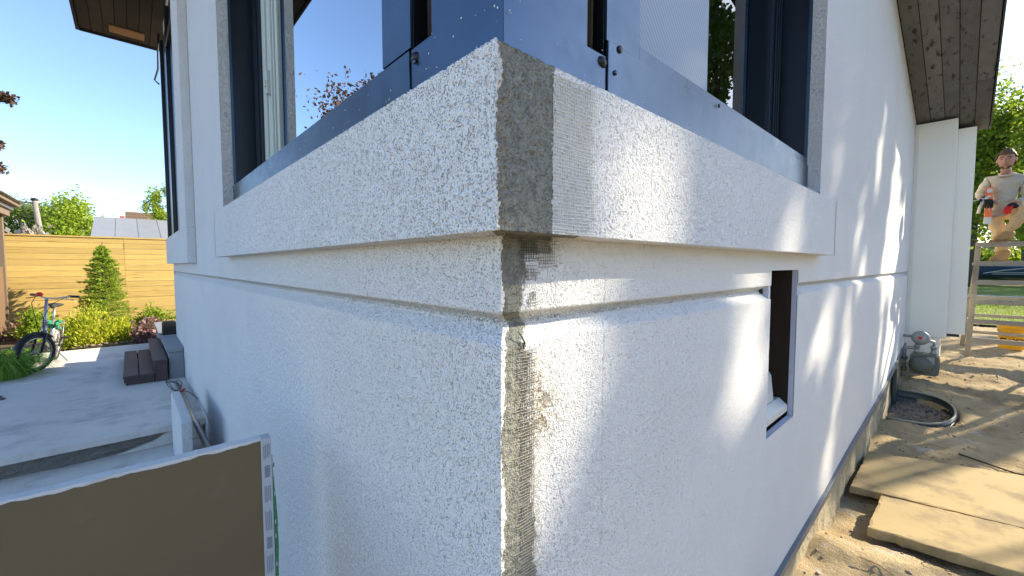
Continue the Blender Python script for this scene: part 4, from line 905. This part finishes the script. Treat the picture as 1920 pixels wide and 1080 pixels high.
# ------------------------------------------------------------------ right side
def slab(name_label, pts, ztop, th, seed):
    """stone slab with chipped edge"""
    g = np.random.default_rng(seed); P = []
    for i in range(len(pts)):
        a, b2 = np.array(pts[i]), np.array(pts[(i + 1) % len(pts)]); n = max(3, int(np.linalg.norm(b2 - a) / .04))
        for q in range(n): P.append(a + (b2 - a) * q / n + g.normal(size=2) * (.0022 if q else 0))
    mb = MB(); n = len(P); c = np.mean(P, 0); V = [(p[0], p[1], ztop - .006 * abs(g.normal()) * .5) for p in P] + [(p[0] + .006 * g.normal(), p[1] + .006 * g.normal(), ztop - th) for p in P]
    inn = [(c[0] + (p[0] - c[0]) * .97, c[1] + (p[1] - c[1]) * .985, ztop) for p in P]; V += inn
    F = [(i, (i + 1) % n, n + (i + 1) % n, n + i) for i in range(n)] + [(2 * n + i, 2 * n + (i + 1) % n, (i + 1) % n, i) for i in range(n)] + [tuple(2 * n + i for i in range(n)), tuple(range(n, 2 * n))[::-1]]
    mb.add(V, F); return mb.build('paving_slab', slab_m, None, label=name_label, cat='slab', group='sandstone slabs beside the wall')
slab('long tan sandstone slab reaching to the foundation, farther of two', [(3.30, -.03), (4.12, -.03), (4.62, -1.35), (4.7, -2.0), (3.62, -2.0), (3.53, -1.2)], -.002, .05, 1)
slab('long tan sandstone slab with chipped edge, nearer of two', [(2.76, -.19), (3.28, -.20), (3.52, -1.22), (3.60, -2.0), (2.92, -2.0), (2.86, -.9)], .006, .055, 2)
def well():
    t = empty('window_well', (5.75, -.03, -.045), label='curved grey metal window well filled with gravel', cat='window well')
    t.rotation_euler = (0, R(-5.2), 0)
    arc = []
    for q in np.linspace(0, 1, 40):
        a = math.pi * q; arc.append((.50 * -math.cos(a) * (1 if True else 1), -.48 * math.sin(a) ** .55))
    for k, (z0_, z1_) in enumerate(((-.12, -.02), (-.02, .05), (.05, .10))):
        V = []; F = []; n = len(arc)
        for j, (x, y) in enumerate(arc):
            for rr_, zz_ in ((1.0, z0_), (1.03, (z0_ + z1_) / 2), (1.0, z1_)): V.append((x * rr_, y * rr_, zz_))
            for rr_, zz_ in ((1.012, z1_), (1.045, (z0_ + z1_) / 2), (1.012, z0_)): V.append((x * rr_, y * rr_, zz_))
        for j in range(n - 1):
            for q in range(5): F.append((6 * j + q, 6 * j + q + 1, 6 * j + 7 + q, 6 * j + 6 + q))
        MB().add(V, F).build('liner_ring', well_m, t, smooth=True)
    MB().tube([(x * 1.01, y * 1.01, .105) for x, y in arc], .010, 6).build('rolled_rim', mat('rim_pale', (.38, .36, .28), .6), t, smooth=True)
    pebbles('well_gravel', -.46, .46, -.44, .02, lambda x, y: -.035, 1500, .010, .026, gravel_m, 9, t, keep=lambda x, y: abs(x) < .47 * (1 - (abs(y) / .48) ** 3.3) ** .5)
well()
pebbles('dirt_clods', 1.9, 8.5, -2.2, -.02, lambda x, y: float(zg(x, y)) - .004, 1300, .003, .014, leaf_mat('clod', (.12, .08, .05), (.36, .28, .18), 0), 11, label='small clods and crumbs scattered over the dirt', cat='dirt')
tw = MB(); rr = random.Random(3)
for i in range(70):
    x, y, a, L_ = rr.uniform(2, 9), rr.uniform(-2, -.1), rr.random() * 3.14, rr.uniform(.03, .16); z = float(zg(x, y)) + .008
    tw.tube([(x, y, z), (x + .5 * L_ * math.cos(a), y + .5 * L_ * math.sin(a), z + .006), (x + L_ * math.cos(a + .3), y + L_ * math.sin(a + .3), float(zg(x + L_ * math.cos(a), y + L_ * math.sin(a))) + .006)], .0022, 4)
tw.build('twigs', mat('twig', (.34, .24, .13), .9), None, kind='stuff', label='dry twigs and straw lying on the dirt', cat='twigs')
MB().tube([(4.75, -.55, float(zg(4.75, -.55)) + .01), (4.6, -.85, float(zg(4.6, -.85)) + .012), (4.62, -1.2, float(zg(4.62, -1.2)) + .012), (4.8, -1.6, float(zg(4.8, -1.6)) + .012)], .007, 6).build('root', bark, None, smooth=True, label='thin brown root curving over the dirt behind the slabs', cat='root')

def gas_meter():
    t = empty('gas_meter', (6.9, -.22, .2), label='grey gas meter with round regulator under the white panel', cat='gas meter')
    bd = MB(); bd.prism([(-.13, .02), (-.10, -.0), (.10, 0), (.13, .03), (.14, .12), (.13, .24), (.09, .27), (-.09, .27), (-.13, .24), (-.14, .12)], -.08, .08, ax=0); body = bd.build('meter_body', gas_grey, t, .012, smooth=False)
    MB().lathe((-.08, .03, .13), [(.11, 0), (.115, -.012), (.105, .03), (.07, .05), (.03, .055)], (-1, 0, 0), 24).build('diaphragm_case', gas_grey, body, smooth=True)
    for i in range(10):
        a = 2 * math.pi * i / 10; MB().lathe((-.092, .03 + .105 * math.cos(a), .13 + .105 * math.sin(a)), [(.008, 0), (.008, .012)], (-1, 0, 0), 6).build('bolt', gas_light, body)
    MB().box((-.10, -.09, .15), (-.078, -.02, .235)).build('index_box', gas_light, body, .004)
    for y in (-.075, .075): MB().lathe((0, y, .265), [(.03, 0), (.034, .02), (.026, .03), (.026, .07), (.034, .075), (.034, .10), (.02, .11)], (0, 0, 1), 14).build('union', gas_light, t, smooth=True)
    rg = MB().lathe((-.03, .045, .46), [(.015, .05), (.05, .045), (.085, .025), (.088, .0), (.06, -.02), (.03, -.04)], (-1, 0, .15), 22).build('regulator', gas_light, t, smooth=True)
    MB().lathe((-.085, .045, .468), [(.02, 0), (.02, .012), (.008, .016)], (-1, 0, .15), 12).build('vent_cap', red_p, rg, smooth=True)
    pp = MB(); pp.tube([(0, -.075, .36), (0, -.075, .42), (0, .04, .44)], .018, 10); pp.tube([(0, .075, .37), (0, .045, .46)], .02, 10); pp.tube([(0, .045, .46), (0, .14, .47), (0, .21, .47)], .018, 10); pp.tube([(0, .075, .33), (0, .16, .32), (0, .19, .30), (0, .19, -.2)], .02, 10)
    pi = pp.build('pipework', gas_light, t, smooth=True)
    for z in (.02, .16): MB().lathe((0, .19, z), [(.02, 0), (.032, .005), (.032, .045), (.02, .05)], (0, 0, 1), 12).build('coupling', gas_grey, pi, smooth=True)
    MB().box((-.05, .165, .1), (-.02, .215, .12)).build('shutoff_valve', gas_grey, pi, .003)
gas_meter()

def trestle():
    t = empty('work_trestle', (8.0, -.9, .28), label='weathered timber trestle with rungs carrying the standing man', cat='trestle')
    def P(x, y, z): return (x - 8.0, y + .9, z - .28)
    for (fy, ty, nm) in ((-.585, -.625, 0), (-1.72, -1.68, 1)):
        MB().beam(P(8.12, fy, .26), P(7.80, ty, 1.86), .055, .04, (1, 0, 0)).build('near_leg', trestle_w, t, .004)
        MB().beam(P(9.0, fy + .06, .3), P(8.12, ty, 1.62), .05, .04, (1, 0, 0)).build('far_leg', trestle_w, t, .004)
    for z in (1.845, 1.60, 1.35, 1.09, .82, .56):
        x = 8.12 + (z - .26) / 1.6 * -.32 - .028; MB().box(P(x - .014, -1.70, z - .03), P(x + .014, -.60, z + .03)).build('rung', trestle_w, t, .004)
    for z in (1.12, .85, .58):
        x = 9.0 - (z - .3) / 1.32 * .88 + .03; MB().box(P(x - .014, -1.70, z - .022), P(x + .014, -.56, z + .022)).build('rung', trestle_w, t, .004)
    MB().box(P(7.86, -1.72, 1.575), P(8.2, -.58, 1.612)).build('platform_board', trestle_w, t, .005)
    gs = MB(); gs.prism([(.245, .48), (.10, .55), (.245, .57)], -.03, -.015, ax=0); gs.build('gusset', trestle_w, t)
    for z in (.8,): MB().beam(P(8.02, -.6, z), P(8.66, -.57, z), .03, .03).build('spreader', trestle_w, t, .003)
trestle()

def bucket():
    c = (9.05, -1.02, float(zg(9.05, -1.02)) - .005); t = empty('bucket', c, label='yellow plastic bucket with black lettering behind the trestle', cat='bucket'); H = .37
    MB().lathe((0, 0, 0), [(.10, .005), (.128, 0), (.138, .24), (.139, .25), (.147, .253), (.147, .275), (.140, .28), (.141, .30), (.150, .303), (.150, .325), (.143, .33), (.145, .36), (.152, .362), (.152, .372), (.138, .372), (.134, .30), (.12, .02), (.10, .012)], (0, 0, 1), 40).build('pail', yellow_p, t, smooth=False)
    MB().tube([(.15 * math.cos(a), .15 * math.sin(a), .31 - .11 * math.sin((a - R(95)) / R(170) * math.pi)) for a in np.linspace(R(95), R(265), 20)], .003, 6).build('bail', steel, t, smooth=True)
    cu = bpy.data.curves.new('letters', 'FONT'); cu.body = 'sto'.upper(); cu.size = .13; cu.extrude = .001; cu.align_x = 'CENTER'; cu.offset = .004; ob = bpy.data.objects.new('tmp', cu); COL.objects.link(ob)
    dg = bpy.context.evaluated_depsgraph_get(); me = bpy.data.meshes.new_from_object(ob.evaluated_get(dg)); bpy.data.objects.remove(ob)
    for v in me.vertices:
        u, w, e = v.co.x, v.co.y, v.co.z; z = .075 + w * .95; r = .129 + .01 * z / .24 + .0018 + e; a = math.pi + u * 1.1 / .135; v.co = (r * math.cos(a), r * math.sin(a), z)
    me.materials.clear(); link('lettering', me, black_p, t)
bucket()

def boat():
    t = empty('covered_boat', (36.5, -2.6, .39), R(90), label='dark blue covered boat with pale stripes parked across the road', cat='boat')
    L_ = 5.4; st_ = np.linspace(0, 1, 22); V = []; F = []
    prof = [(-.0, .30), (.55, .42), (.86, .62), (.98, .95), (1.0, 1.12)]
    ring = [(-w, z) for w, z in prof[::-1]] + [(w, z) for w, z in prof[1:]]; n = len(ring)
    for s_ in st_:
        tp = 1 - max(0, (s_ - .55) / .45) ** 2.2; sh = .12 * s_
        for w, z in ring: V.append((-L_ / 2 + L_ * s_ + (.35 * (z - .3) if s_ > .9 else 0), w * (.03 + .97 * tp), z + sh + .25 * (1 - tp) * (1.1 - z)))
    F = [(i * n + j, i * n + j + 1, (i + 1) * n + j + 1, (i + 1) * n + j) for i in range(len(st_) - 1) for j in range(n - 1)]; F.append(tuple(range(n)))
    MB().add(V, F).build('hull', blue_hull, t, smooth=True)
    V = []; F = []
    for s_ in st_:
        tp = 1 - max(0, (s_ - .55) / .45) ** 2.2; sh = .12 * s_
        for q in range(9):
            a = math.pi * q / 8; V.append((-L_ / 2 - .03 + (L_ + .35) * s_, math.cos(a) * (.05 + .98 * tp) * 1.03, 1.10 + sh + .24 * (math.sin(a) ** .7) * (.3 + .7 * tp) - .06 * (q in (0, 8))))
    F = [(i * 9 + j, i * 9 + j + 1, (i + 1) * 9 + j + 1, (i + 1) * 9 + j) for i in range(len(st_) - 1) for j in range(8)]; MB().add(V, F).build('tarp_cover', boat_tarp, t, smooth=True)
    for s_ in (-1, 1):
        MB().tube([(-L_ / 2, s_ * 1.0, .95), (0, s_ * 1.01, 1.0), (L_ * .12, s_ * .99, .9), (L_ * .26, s_ * .86, .72)], .03, 6).build('stripe', pale, t)
        for dz in (.0, .09): MB().tube([(-L_ / 2, s_ * .94, .78 - dz), (0, s_ * .94, .78 - dz), (L_ * .2, s_ * .88, .78 - dz)], .02, 6).build('stripe', pale, t)
    tr = MB(); tr.beam((-L_ / 2, -.5, .3), (L_ * .7, 0, .32), .08, .1); tr.beam((-L_ / 2, .5, .3), (L_ * .7, 0, .32), .08, .1); tr.beam((-.6, -.95, .28), (-.6, .95, .28), .07, .07); tl = tr.build('trailer', black_p, t)
    for s_ in (-1, 1):
        w = MB().torus((-.6, s_ * .98, .27), (0, 1, 0), .19, .085, 24, 8).build('wheel', rubber, t, smooth=True); MB().lathe((-.6, s_ * .98 - .05, .27), [(.12, 0), (.13, .05), (.12, .1)], (0, 1, 0), 16).build('rim', silver, w)
    MB().box((L_ * .5, -.03, -.02), (L_ * .5 + .05, .03, .9)).build('bow_stand', black_p, t)
boat()
def far_shed():
    t = empty('far_shed', (60, -2.2, .3), label='pale grey shed with dark low roof behind the boat', cat='shed')
    MB().box((-2, -3.2, 0), (2, 3.5, 2.0)).build('wall', shed_grey, t); MB().prism([(-3.6, 1.95), (3.9, 1.95), (.2, 3.1)], -2.3, 2.3, ax=0).build('roof', mat('far_roof', (.22, .26, .30), .6), t)
    MB().box((-2.03, .2, .0), (-2.0, 1.4, 1.7)).build('door', pale, t)
far_shed()
bt = [((33, -.6, .3), (33, -.8, 7.0), (2.8, 2.2, 3.8), green1, 'spreading green tree behind the white panels'), ((29, -3.4, .3), (29, -3.6, 6.0), (2.6, 2.2, 4.4), green1, 'leafy green tree directly behind the man'), ((44, -3.2, .3), (44, -3.0, 6.8), (3.6, 3.4, 5.8), green2, 'sunlit yellow green tree behind the boat'), ((52, -.2, .3), (52, .2, 7.5), (4, 3.4, 6), green1, 'tall dark tree far behind the shed'), ((40, -7.4, .3), (40, -7.2, 6.5), (3.6, 3, 5.5), green1, 'green tree at the right border behind the man')]
for i, (bs, c, rd, m_, lb) in enumerate(bt):
    tree('leafy_tree', bs, c, rd, m_, 15000, .21, 60 + i * 3, .22, 46, .65, .26, .35, 14, label=lb, cat='tree', group='trees behind the man')
shrub('hedge_shrub', (48, -2.6, .35), (1.6, 5.5, 1.5), green1, 4200, .4, 81, .7, label='dark hedge running behind the boat', cat='hedge')
g = np.random.default_rng(17); n = 9000; gx = g.uniform(12, 20.9, n); gy = g.uniform(-6, 1.5, n); gz = zg(gx, gy) + .03; bl = .05 + .05 * g.random(n)
C = np.stack([gx, gy, gz + bl * .45], -1); Dv = g.normal(size=(n, 3)) * .35 + np.array([0, 0, 1.])
leaves('lawn_grass', C, Dv, bl, .16, leaf_mat('lawn_blade', (.10, .18, .012), (.26, .34, .03), .4), None, 8); setp(bpy.data.objects['lawn_grass'], label='short bright green grass blades on the lawn', cat='grass', kind='stuff')
MB().tube([(30, 1.5, 5.2), (28, -2.5, 4.75), (24, -8, 5.4)], .02, 5).build('overhead_wire', black_p, None, label='thin overhead wire crossing before the trees', cat='wire')

# ------------------------------------------------------------------ the man on the trestle
def skin(name, pts, edges, rad, m, parent=None, sub=2, root=0, **k):
    me = bpy.data.meshes.new(name); me.from_pydata([tuple(p) for p in pts], edges, []); ob = bpy.data.objects.new(name, me); COL.objects.link(ob)
    sm = ob.modifiers.new('skin', 'SKIN'); sm.use_smooth_shade = True
    for i, sv in enumerate(me.skin_vertices[0].data):
        r = rad[i]; sv.radius = r if isinstance(r, tuple) else (r, r); sv.use_root = (i == root)
    ss = ob.modifiers.new('sub', 'SUBSURF'); ss.levels = sub; ss.render_levels = sub
    dg = bpy.context.evaluated_depsgraph_get(); me2 = bpy.data.meshes.new_from_object(ob.evaluated_get(dg)); bpy.data.objects.remove(ob)
    me2.name = name
    if name in ('shirt', 'trousers'):
        co = np.zeros(len(me2.vertices) * 3, np.float32); no = co.copy(); me2.vertices.foreach_get('co', co); me2.vertices.foreach_get('normal', no); co = co.reshape(-1, 3); no = no.reshape(-1, 3)
        w = fbm(co[:, 2] * 16 + co[:, 1] * 6, co[:, 1] * 9 + co[:, 0] * 7, 88) - .5; co = co + no * (w * .055)[:, None]; me2.vertices.foreach_set('co', co.ravel())
    me2.materials.clear(); me2.shade_smooth(); return link(name, me2, m, parent, **k)
def man():
    O = Vector((7.95, -.85, 1.612)); J = lambda x, y, z: Vector((x, y, z)) - O
    head, chin, neck, chest, belly, pel = J(7.90, -.822, 2.93), J(7.88, -.812, 2.84), J(7.94, -.835, 2.75), J(7.95, -.83, 2.56), J(7.96, -.82, 2.40), J(7.98, -.815, 2.27)
    shL, shR, elL, haL, elR, haR = J(7.95, -.69, 2.70), J(7.98, -.975, 2.69), J(7.98, -.605, 2.50), J(7.84, -.665, 2.445), J(7.93, -1.02, 2.44), J(7.72, -.885, 2.325)
    hiL, knL, anL, hiR, knR, anR = J(7.96, -.755, 2.23), J(7.94, -.80, 1.98), J(8.0, -.845, 1.70), J(7.96, -.885, 2.24), J(7.66, -1.0, 2.30), J(7.80, -.865, 1.98)
    toeL, heL, toeR, heR = J(7.86, -.745, 1.645), J(8.04, -.88, 1.645), J(7.71, -.76, 1.905), J(7.84, -.90, 1.915)
    body = skin('person', [pel, belly, chest, neck, chin, shL, elL, haL, shR, elR, haR, hiL, knL, anL, hiR, knR, anR], [(0, 1), (1, 2), (2, 3), (3, 4), (2, 5), (5, 6), (6, 7), (2, 8), (8, 9), (9, 10), (0, 11), (11, 12), (12, 13), (0, 14), (14, 15), (15, 16)],
                [.06, .06, .065, .046, .055, .035, .03, .028, .035, .03, .028, .045, .035, .03, .045, .035, .03], skin_m, label='man in tan work clothes standing on the trestle holding an orange tool', cat='person')
    body.location = O
    # head: shaped ellipsoid with brow, nose, jaw; faces the camera
    hm = MB(); nU, nV = 28, 20; V = []; F = []; fd = Vector((-1, .12, -.1)).normalized(); rt = fd.cross(Vector((0, 0, 1))).normalized(); u_ = rt.cross(fd)
    for i in range(nV + 1):
        t_ = math.pi * i / nV
        for j in range(nU):
            p = 2 * math.pi * j / nU; a, b_, c_ = math.sin(t_) * math.cos(p), math.sin(t_) * math.sin(p), math.cos(t_)
            f_ = .098 * a; w_ = .078 * b_ * (1 - .22 * max(0, -c_)); h_ = .128 * c_
            if a > 0:
                f_ += .022 * math.exp(-(b_ / .16) ** 2 - ((c_ + .10) / .16) ** 2) + .008 * math.exp(-(c_ - .22) ** 2 / .012) * a + .010 * math.exp(-(b_ / .3) ** 2 - ((c_ + .72) / .2) ** 2)
                f_ -= .012 * (math.exp(-((b_ - .42) / .2) ** 2 - ((c_ - .06) / .12) ** 2) + math.exp(-((b_ + .42) / .2) ** 2 - ((c_ - .06) / .12) ** 2))
            V.append(head + fd * f_ + rt * w_ + u_ * h_)
    for i in range(nV):
        for j in range(nU): F.append((i * nU + j, (i + 1) * nU + j, (i + 1) * nU + (j + 1) % nU, i * nU + (j + 1) % nU))
    hd = hm.add(V, F).build('head', skin_m, body, smooth=True)
    for s_ in (-1, 1):
        MB().ball(head + rt * .078 * s_ + u_ * -.005, (.02, .012, .032), 8, 6).build('ear', skin_m, hd, smooth=True); MB().ball(head + fd * .083 + rt * .03 * s_ + u_ * .008, (.006, .012, .006), 8, 6).build('eye', black_p, hd, smooth=True)
        MB().tube([head + fd * .092 + rt * .014 * s_ + u_ * .03, head + fd * .09 + rt * .034 * s_ + u_ * .036, head + fd * .078 + rt * .05 * s_ + u_ * .028], .006, 6).build('eyebrow', hair_m, hd)
    MB().tube([head + fd * .098 + rt * -.022 + u_ * -.062, head + fd * .104 + u_ * -.06, head + fd * .098 + rt * .022 + u_ * -.062], .006, 6).build('mouth', mat('lip', (.30, .12, .10), .6), hd)
    def cap(f, lo, hi, name, m_, keep):
        V = []; F = []; idx = {}
        for i in range(nV + 1):
            for j in range(nU):
                t_ = math.pi * i / nV; p = 2 * math.pi * j / nU; a, b_, c_ = math.sin(t_) * math.cos(p), math.sin(t_) * math.sin(p), math.cos(t_); q = f * (1 + .05 * math.sin(9 * p + 5 * t_) * (name == 'hair'))
                V.append(head + fd * .098 * a * q + rt * .078 * b_ * q * (1 - .22 * max(0, -c_)) + u_ * .128 * c_ * q)
        for i in range(nV):
            for j in range(nU):
                t_ = math.pi * (i + .5) / nV; p = 2 * math.pi * (j + .5) / nU
                if keep(math.sin(t_) * math.cos(p), math.sin(t_) * math.sin(p), math.cos(t_)): F.append((i * nU + j, (i + 1) * nU + j, (i + 1) * nU + (j + 1) % nU, i * nU + (j + 1) % nU))
        MB().add(V, F).build(name, m_, body, smooth=True)
    cap(1.15, 0, 1, 'hair', hair_m, lambda a, b_, c_: c_ > .42 + .12 * abs(b_) * (a > 0) or (a < -.05 and c_ > -.45) or (a < .25 and abs(b_) > .6 and c_ > .15))
    cap(1.035, 0, 1, 'beard', beard_m, lambda a, b_, c_: a > .02 and c_ < -.55 and c_ > -.97)
    up_ = J(7.96, -.835, 2.69)
    sh = skin('shirt', [pel + Vector((0, 0, .05)), belly, chest, neck + Vector((.02, 0, .0)), shL, elL, haL.lerp(elL, .25), shR, elR, haR.lerp(elR, .3), pel + Vector((0, 0, .0)), up_], [(0, 1), (1, 2), (2, 11), (11, 3), (11, 4), (4, 5), (5, 6), (11, 7), (7, 8), (8, 9), (0, 10)], [(.112, .105), (.108, .10), (.118, .10), .05, .066, .054, .042, .066, .054, .042, (.112, .105), (.10, .085)], shirt_m, body, 3)
    MB().torus(neck + Vector((-.01, 0, .0)), (-.35, 0, 1), .068, .014, 20, 6).build('collar', shirt_m, body, smooth=True)
    skin('trousers', [pel, hiL, knL, anL + Vector((0, 0, .03)), hiR, knR, anR + Vector((0, 0, .01)), pel + Vector((0, 0, .03))], [(0, 1), (1, 2), (2, 3), (0, 4), (4, 5), (5, 6), (0, 7)], [.10, .088, .068, .060, .088, .070, .058, .09], trouser_m, body, 3)
    for (an, he, toe, top) in ((anL, heL, toeL, .13), (anR, heR, toeR, .06)):
        b_ = skin('boot', [an + Vector((0, 0, top - .02)), an, he + Vector((0, 0, .02)), he.lerp(toe, .55) + Vector((0, 0, .02)), toe + Vector((0, 0, .008))], [(0, 1), (1, 2), (1, 3), (3, 4)], [.062, .058, .046, .046, .040], boot_m, body)
        dr = (toe - he); dr.z = 0; q = MB().beam(he - dr.normalized() * .04 + Vector((0, 0, -.02)), toe + dr.normalized() * .035 + Vector((0, 0, -.02)), .085, .022).build('sole', mat('sole', (.22, .14, .07), .9), b_, .006)
    def glove(h, fr, spread, curl, tip):
        d = (h - fr).normalized(); sd = d.cross(Vector((0, 0, 1))).normalized(); nn = sd.cross(d); pts = [h - d * .05, h, h + d * .045]; ed = [(0, 1), (1, 2)]; rad = [.036, .042, .038]
        gl = skin('glove', pts, ed, rad, glove_m, body)
        for i, (o, L_) in enumerate(((-.030, .062), (-.010, .072), (.011, .068), (.030, .052))):
            b0 = h + d * .055 + sd * o; m1 = b0 + d * L_ * .55 - nn * curl * .02; e1 = m1 + d * L_ * .4 - nn * curl * .045; MB().tube([b0 - d * .02, b0, m1, e1], [.011, .012, .011, .009], 8).build('finger', tip, gl, smooth=True)
        MB().tube([h + sd * .03 * spread, h + sd * .06 * spread + d * .02, h + sd * .062 * spread + d * .06 - nn * .01], [.013, .013, .010], 8).build('thumb', glove_m, gl, smooth=True)
    glove(haR, elR, -1, 1.0, red_p); glove(haL, elL, 1, 1.4, glove_m)
    # the tool in his hand
    T = Vector((7.83, -.69, 2.12)); bx2 = empty('orange_tool', T, label='orange and white flat tool held upright in the gloved hand', cat='tool')
    MB().box((-.035, -.032, .0), (.03, .032, .47)).build('body', orange_p, bx2, .008)
    MB().box((-.037, -.034, -.002), (.032, .034, .085)).build('end_label', pvc, bx2, .006); MB().box((-.037, -.026, .40), (-.0352, .02, .45)).build('top_label', pvc, bx2)
    lg = MB(); lg.box((-.0375, -.012, .17), (-.0352, -.002, .25)); lg.box((-.0375, -.022, .235), (-.0352, -.012, .25)); lg.box((-.0375, -.018, .205), (-.0352, -.012, .217)); lg.build('mark', pvc, bx2)
    tube = empty('white_hose', (7.80, -.66, 2.45), label='white plastic hose bending down from the gloved hand', cat='hose')
    MB().tube([(.02, -.06, .02), (0, -.03, .02), (0, .01, -.02), (.0, .04, -.10), (0, .055, -.19)], .017, 10).build('bent_hose', pvc, tube, smooth=True); MB().tube([(0, .01, .0), (0, .14, -.03)], .008, 8).build('straight_tube', pvc, tube, smooth=True)
man()

# ------------------------------------------------------------------ unseen neighbouring house, placed to cut sky light on the right wall
def neighbour():
    t = empty('neighbour_sky_blocker', (4.5, -6.4, -.2), label='unseen neighbouring house with tan siding, placed to shade the right wall', cat='house')
    side = mat('tan_siding', (.30, .24, .17), .8, 0, .15, 3, rnd=.08)
    for k in range(17): MB().prism([(0.0, .2 * k), (.022, .2 * k), (.004, .2 * k + .198), (0.0, .2 * k + .198)], -3.6, 3.4, ax=0).build('siding_board', side, t)
    MB().box((-3.6, -6, 0), (3.4, -.002, 3.4)).build('wall_core', side, t)
    MB().prism([(-6.6, 3.4), (.6, 3.4), (-3, 4.5)], -4.0, 3.8, ax=0).build('roof', shingle, t)
    for x in (-2.6, 1.2): w = MB().box((x, .025, 1.2), (x + 1.1, .06, 2.4)).build('window', pvc, t, .004); MB().box((x + .08, .061, 1.28), (x + 1.02, .065, 2.32)).build('pane', dark_frame, w)
neighbour()
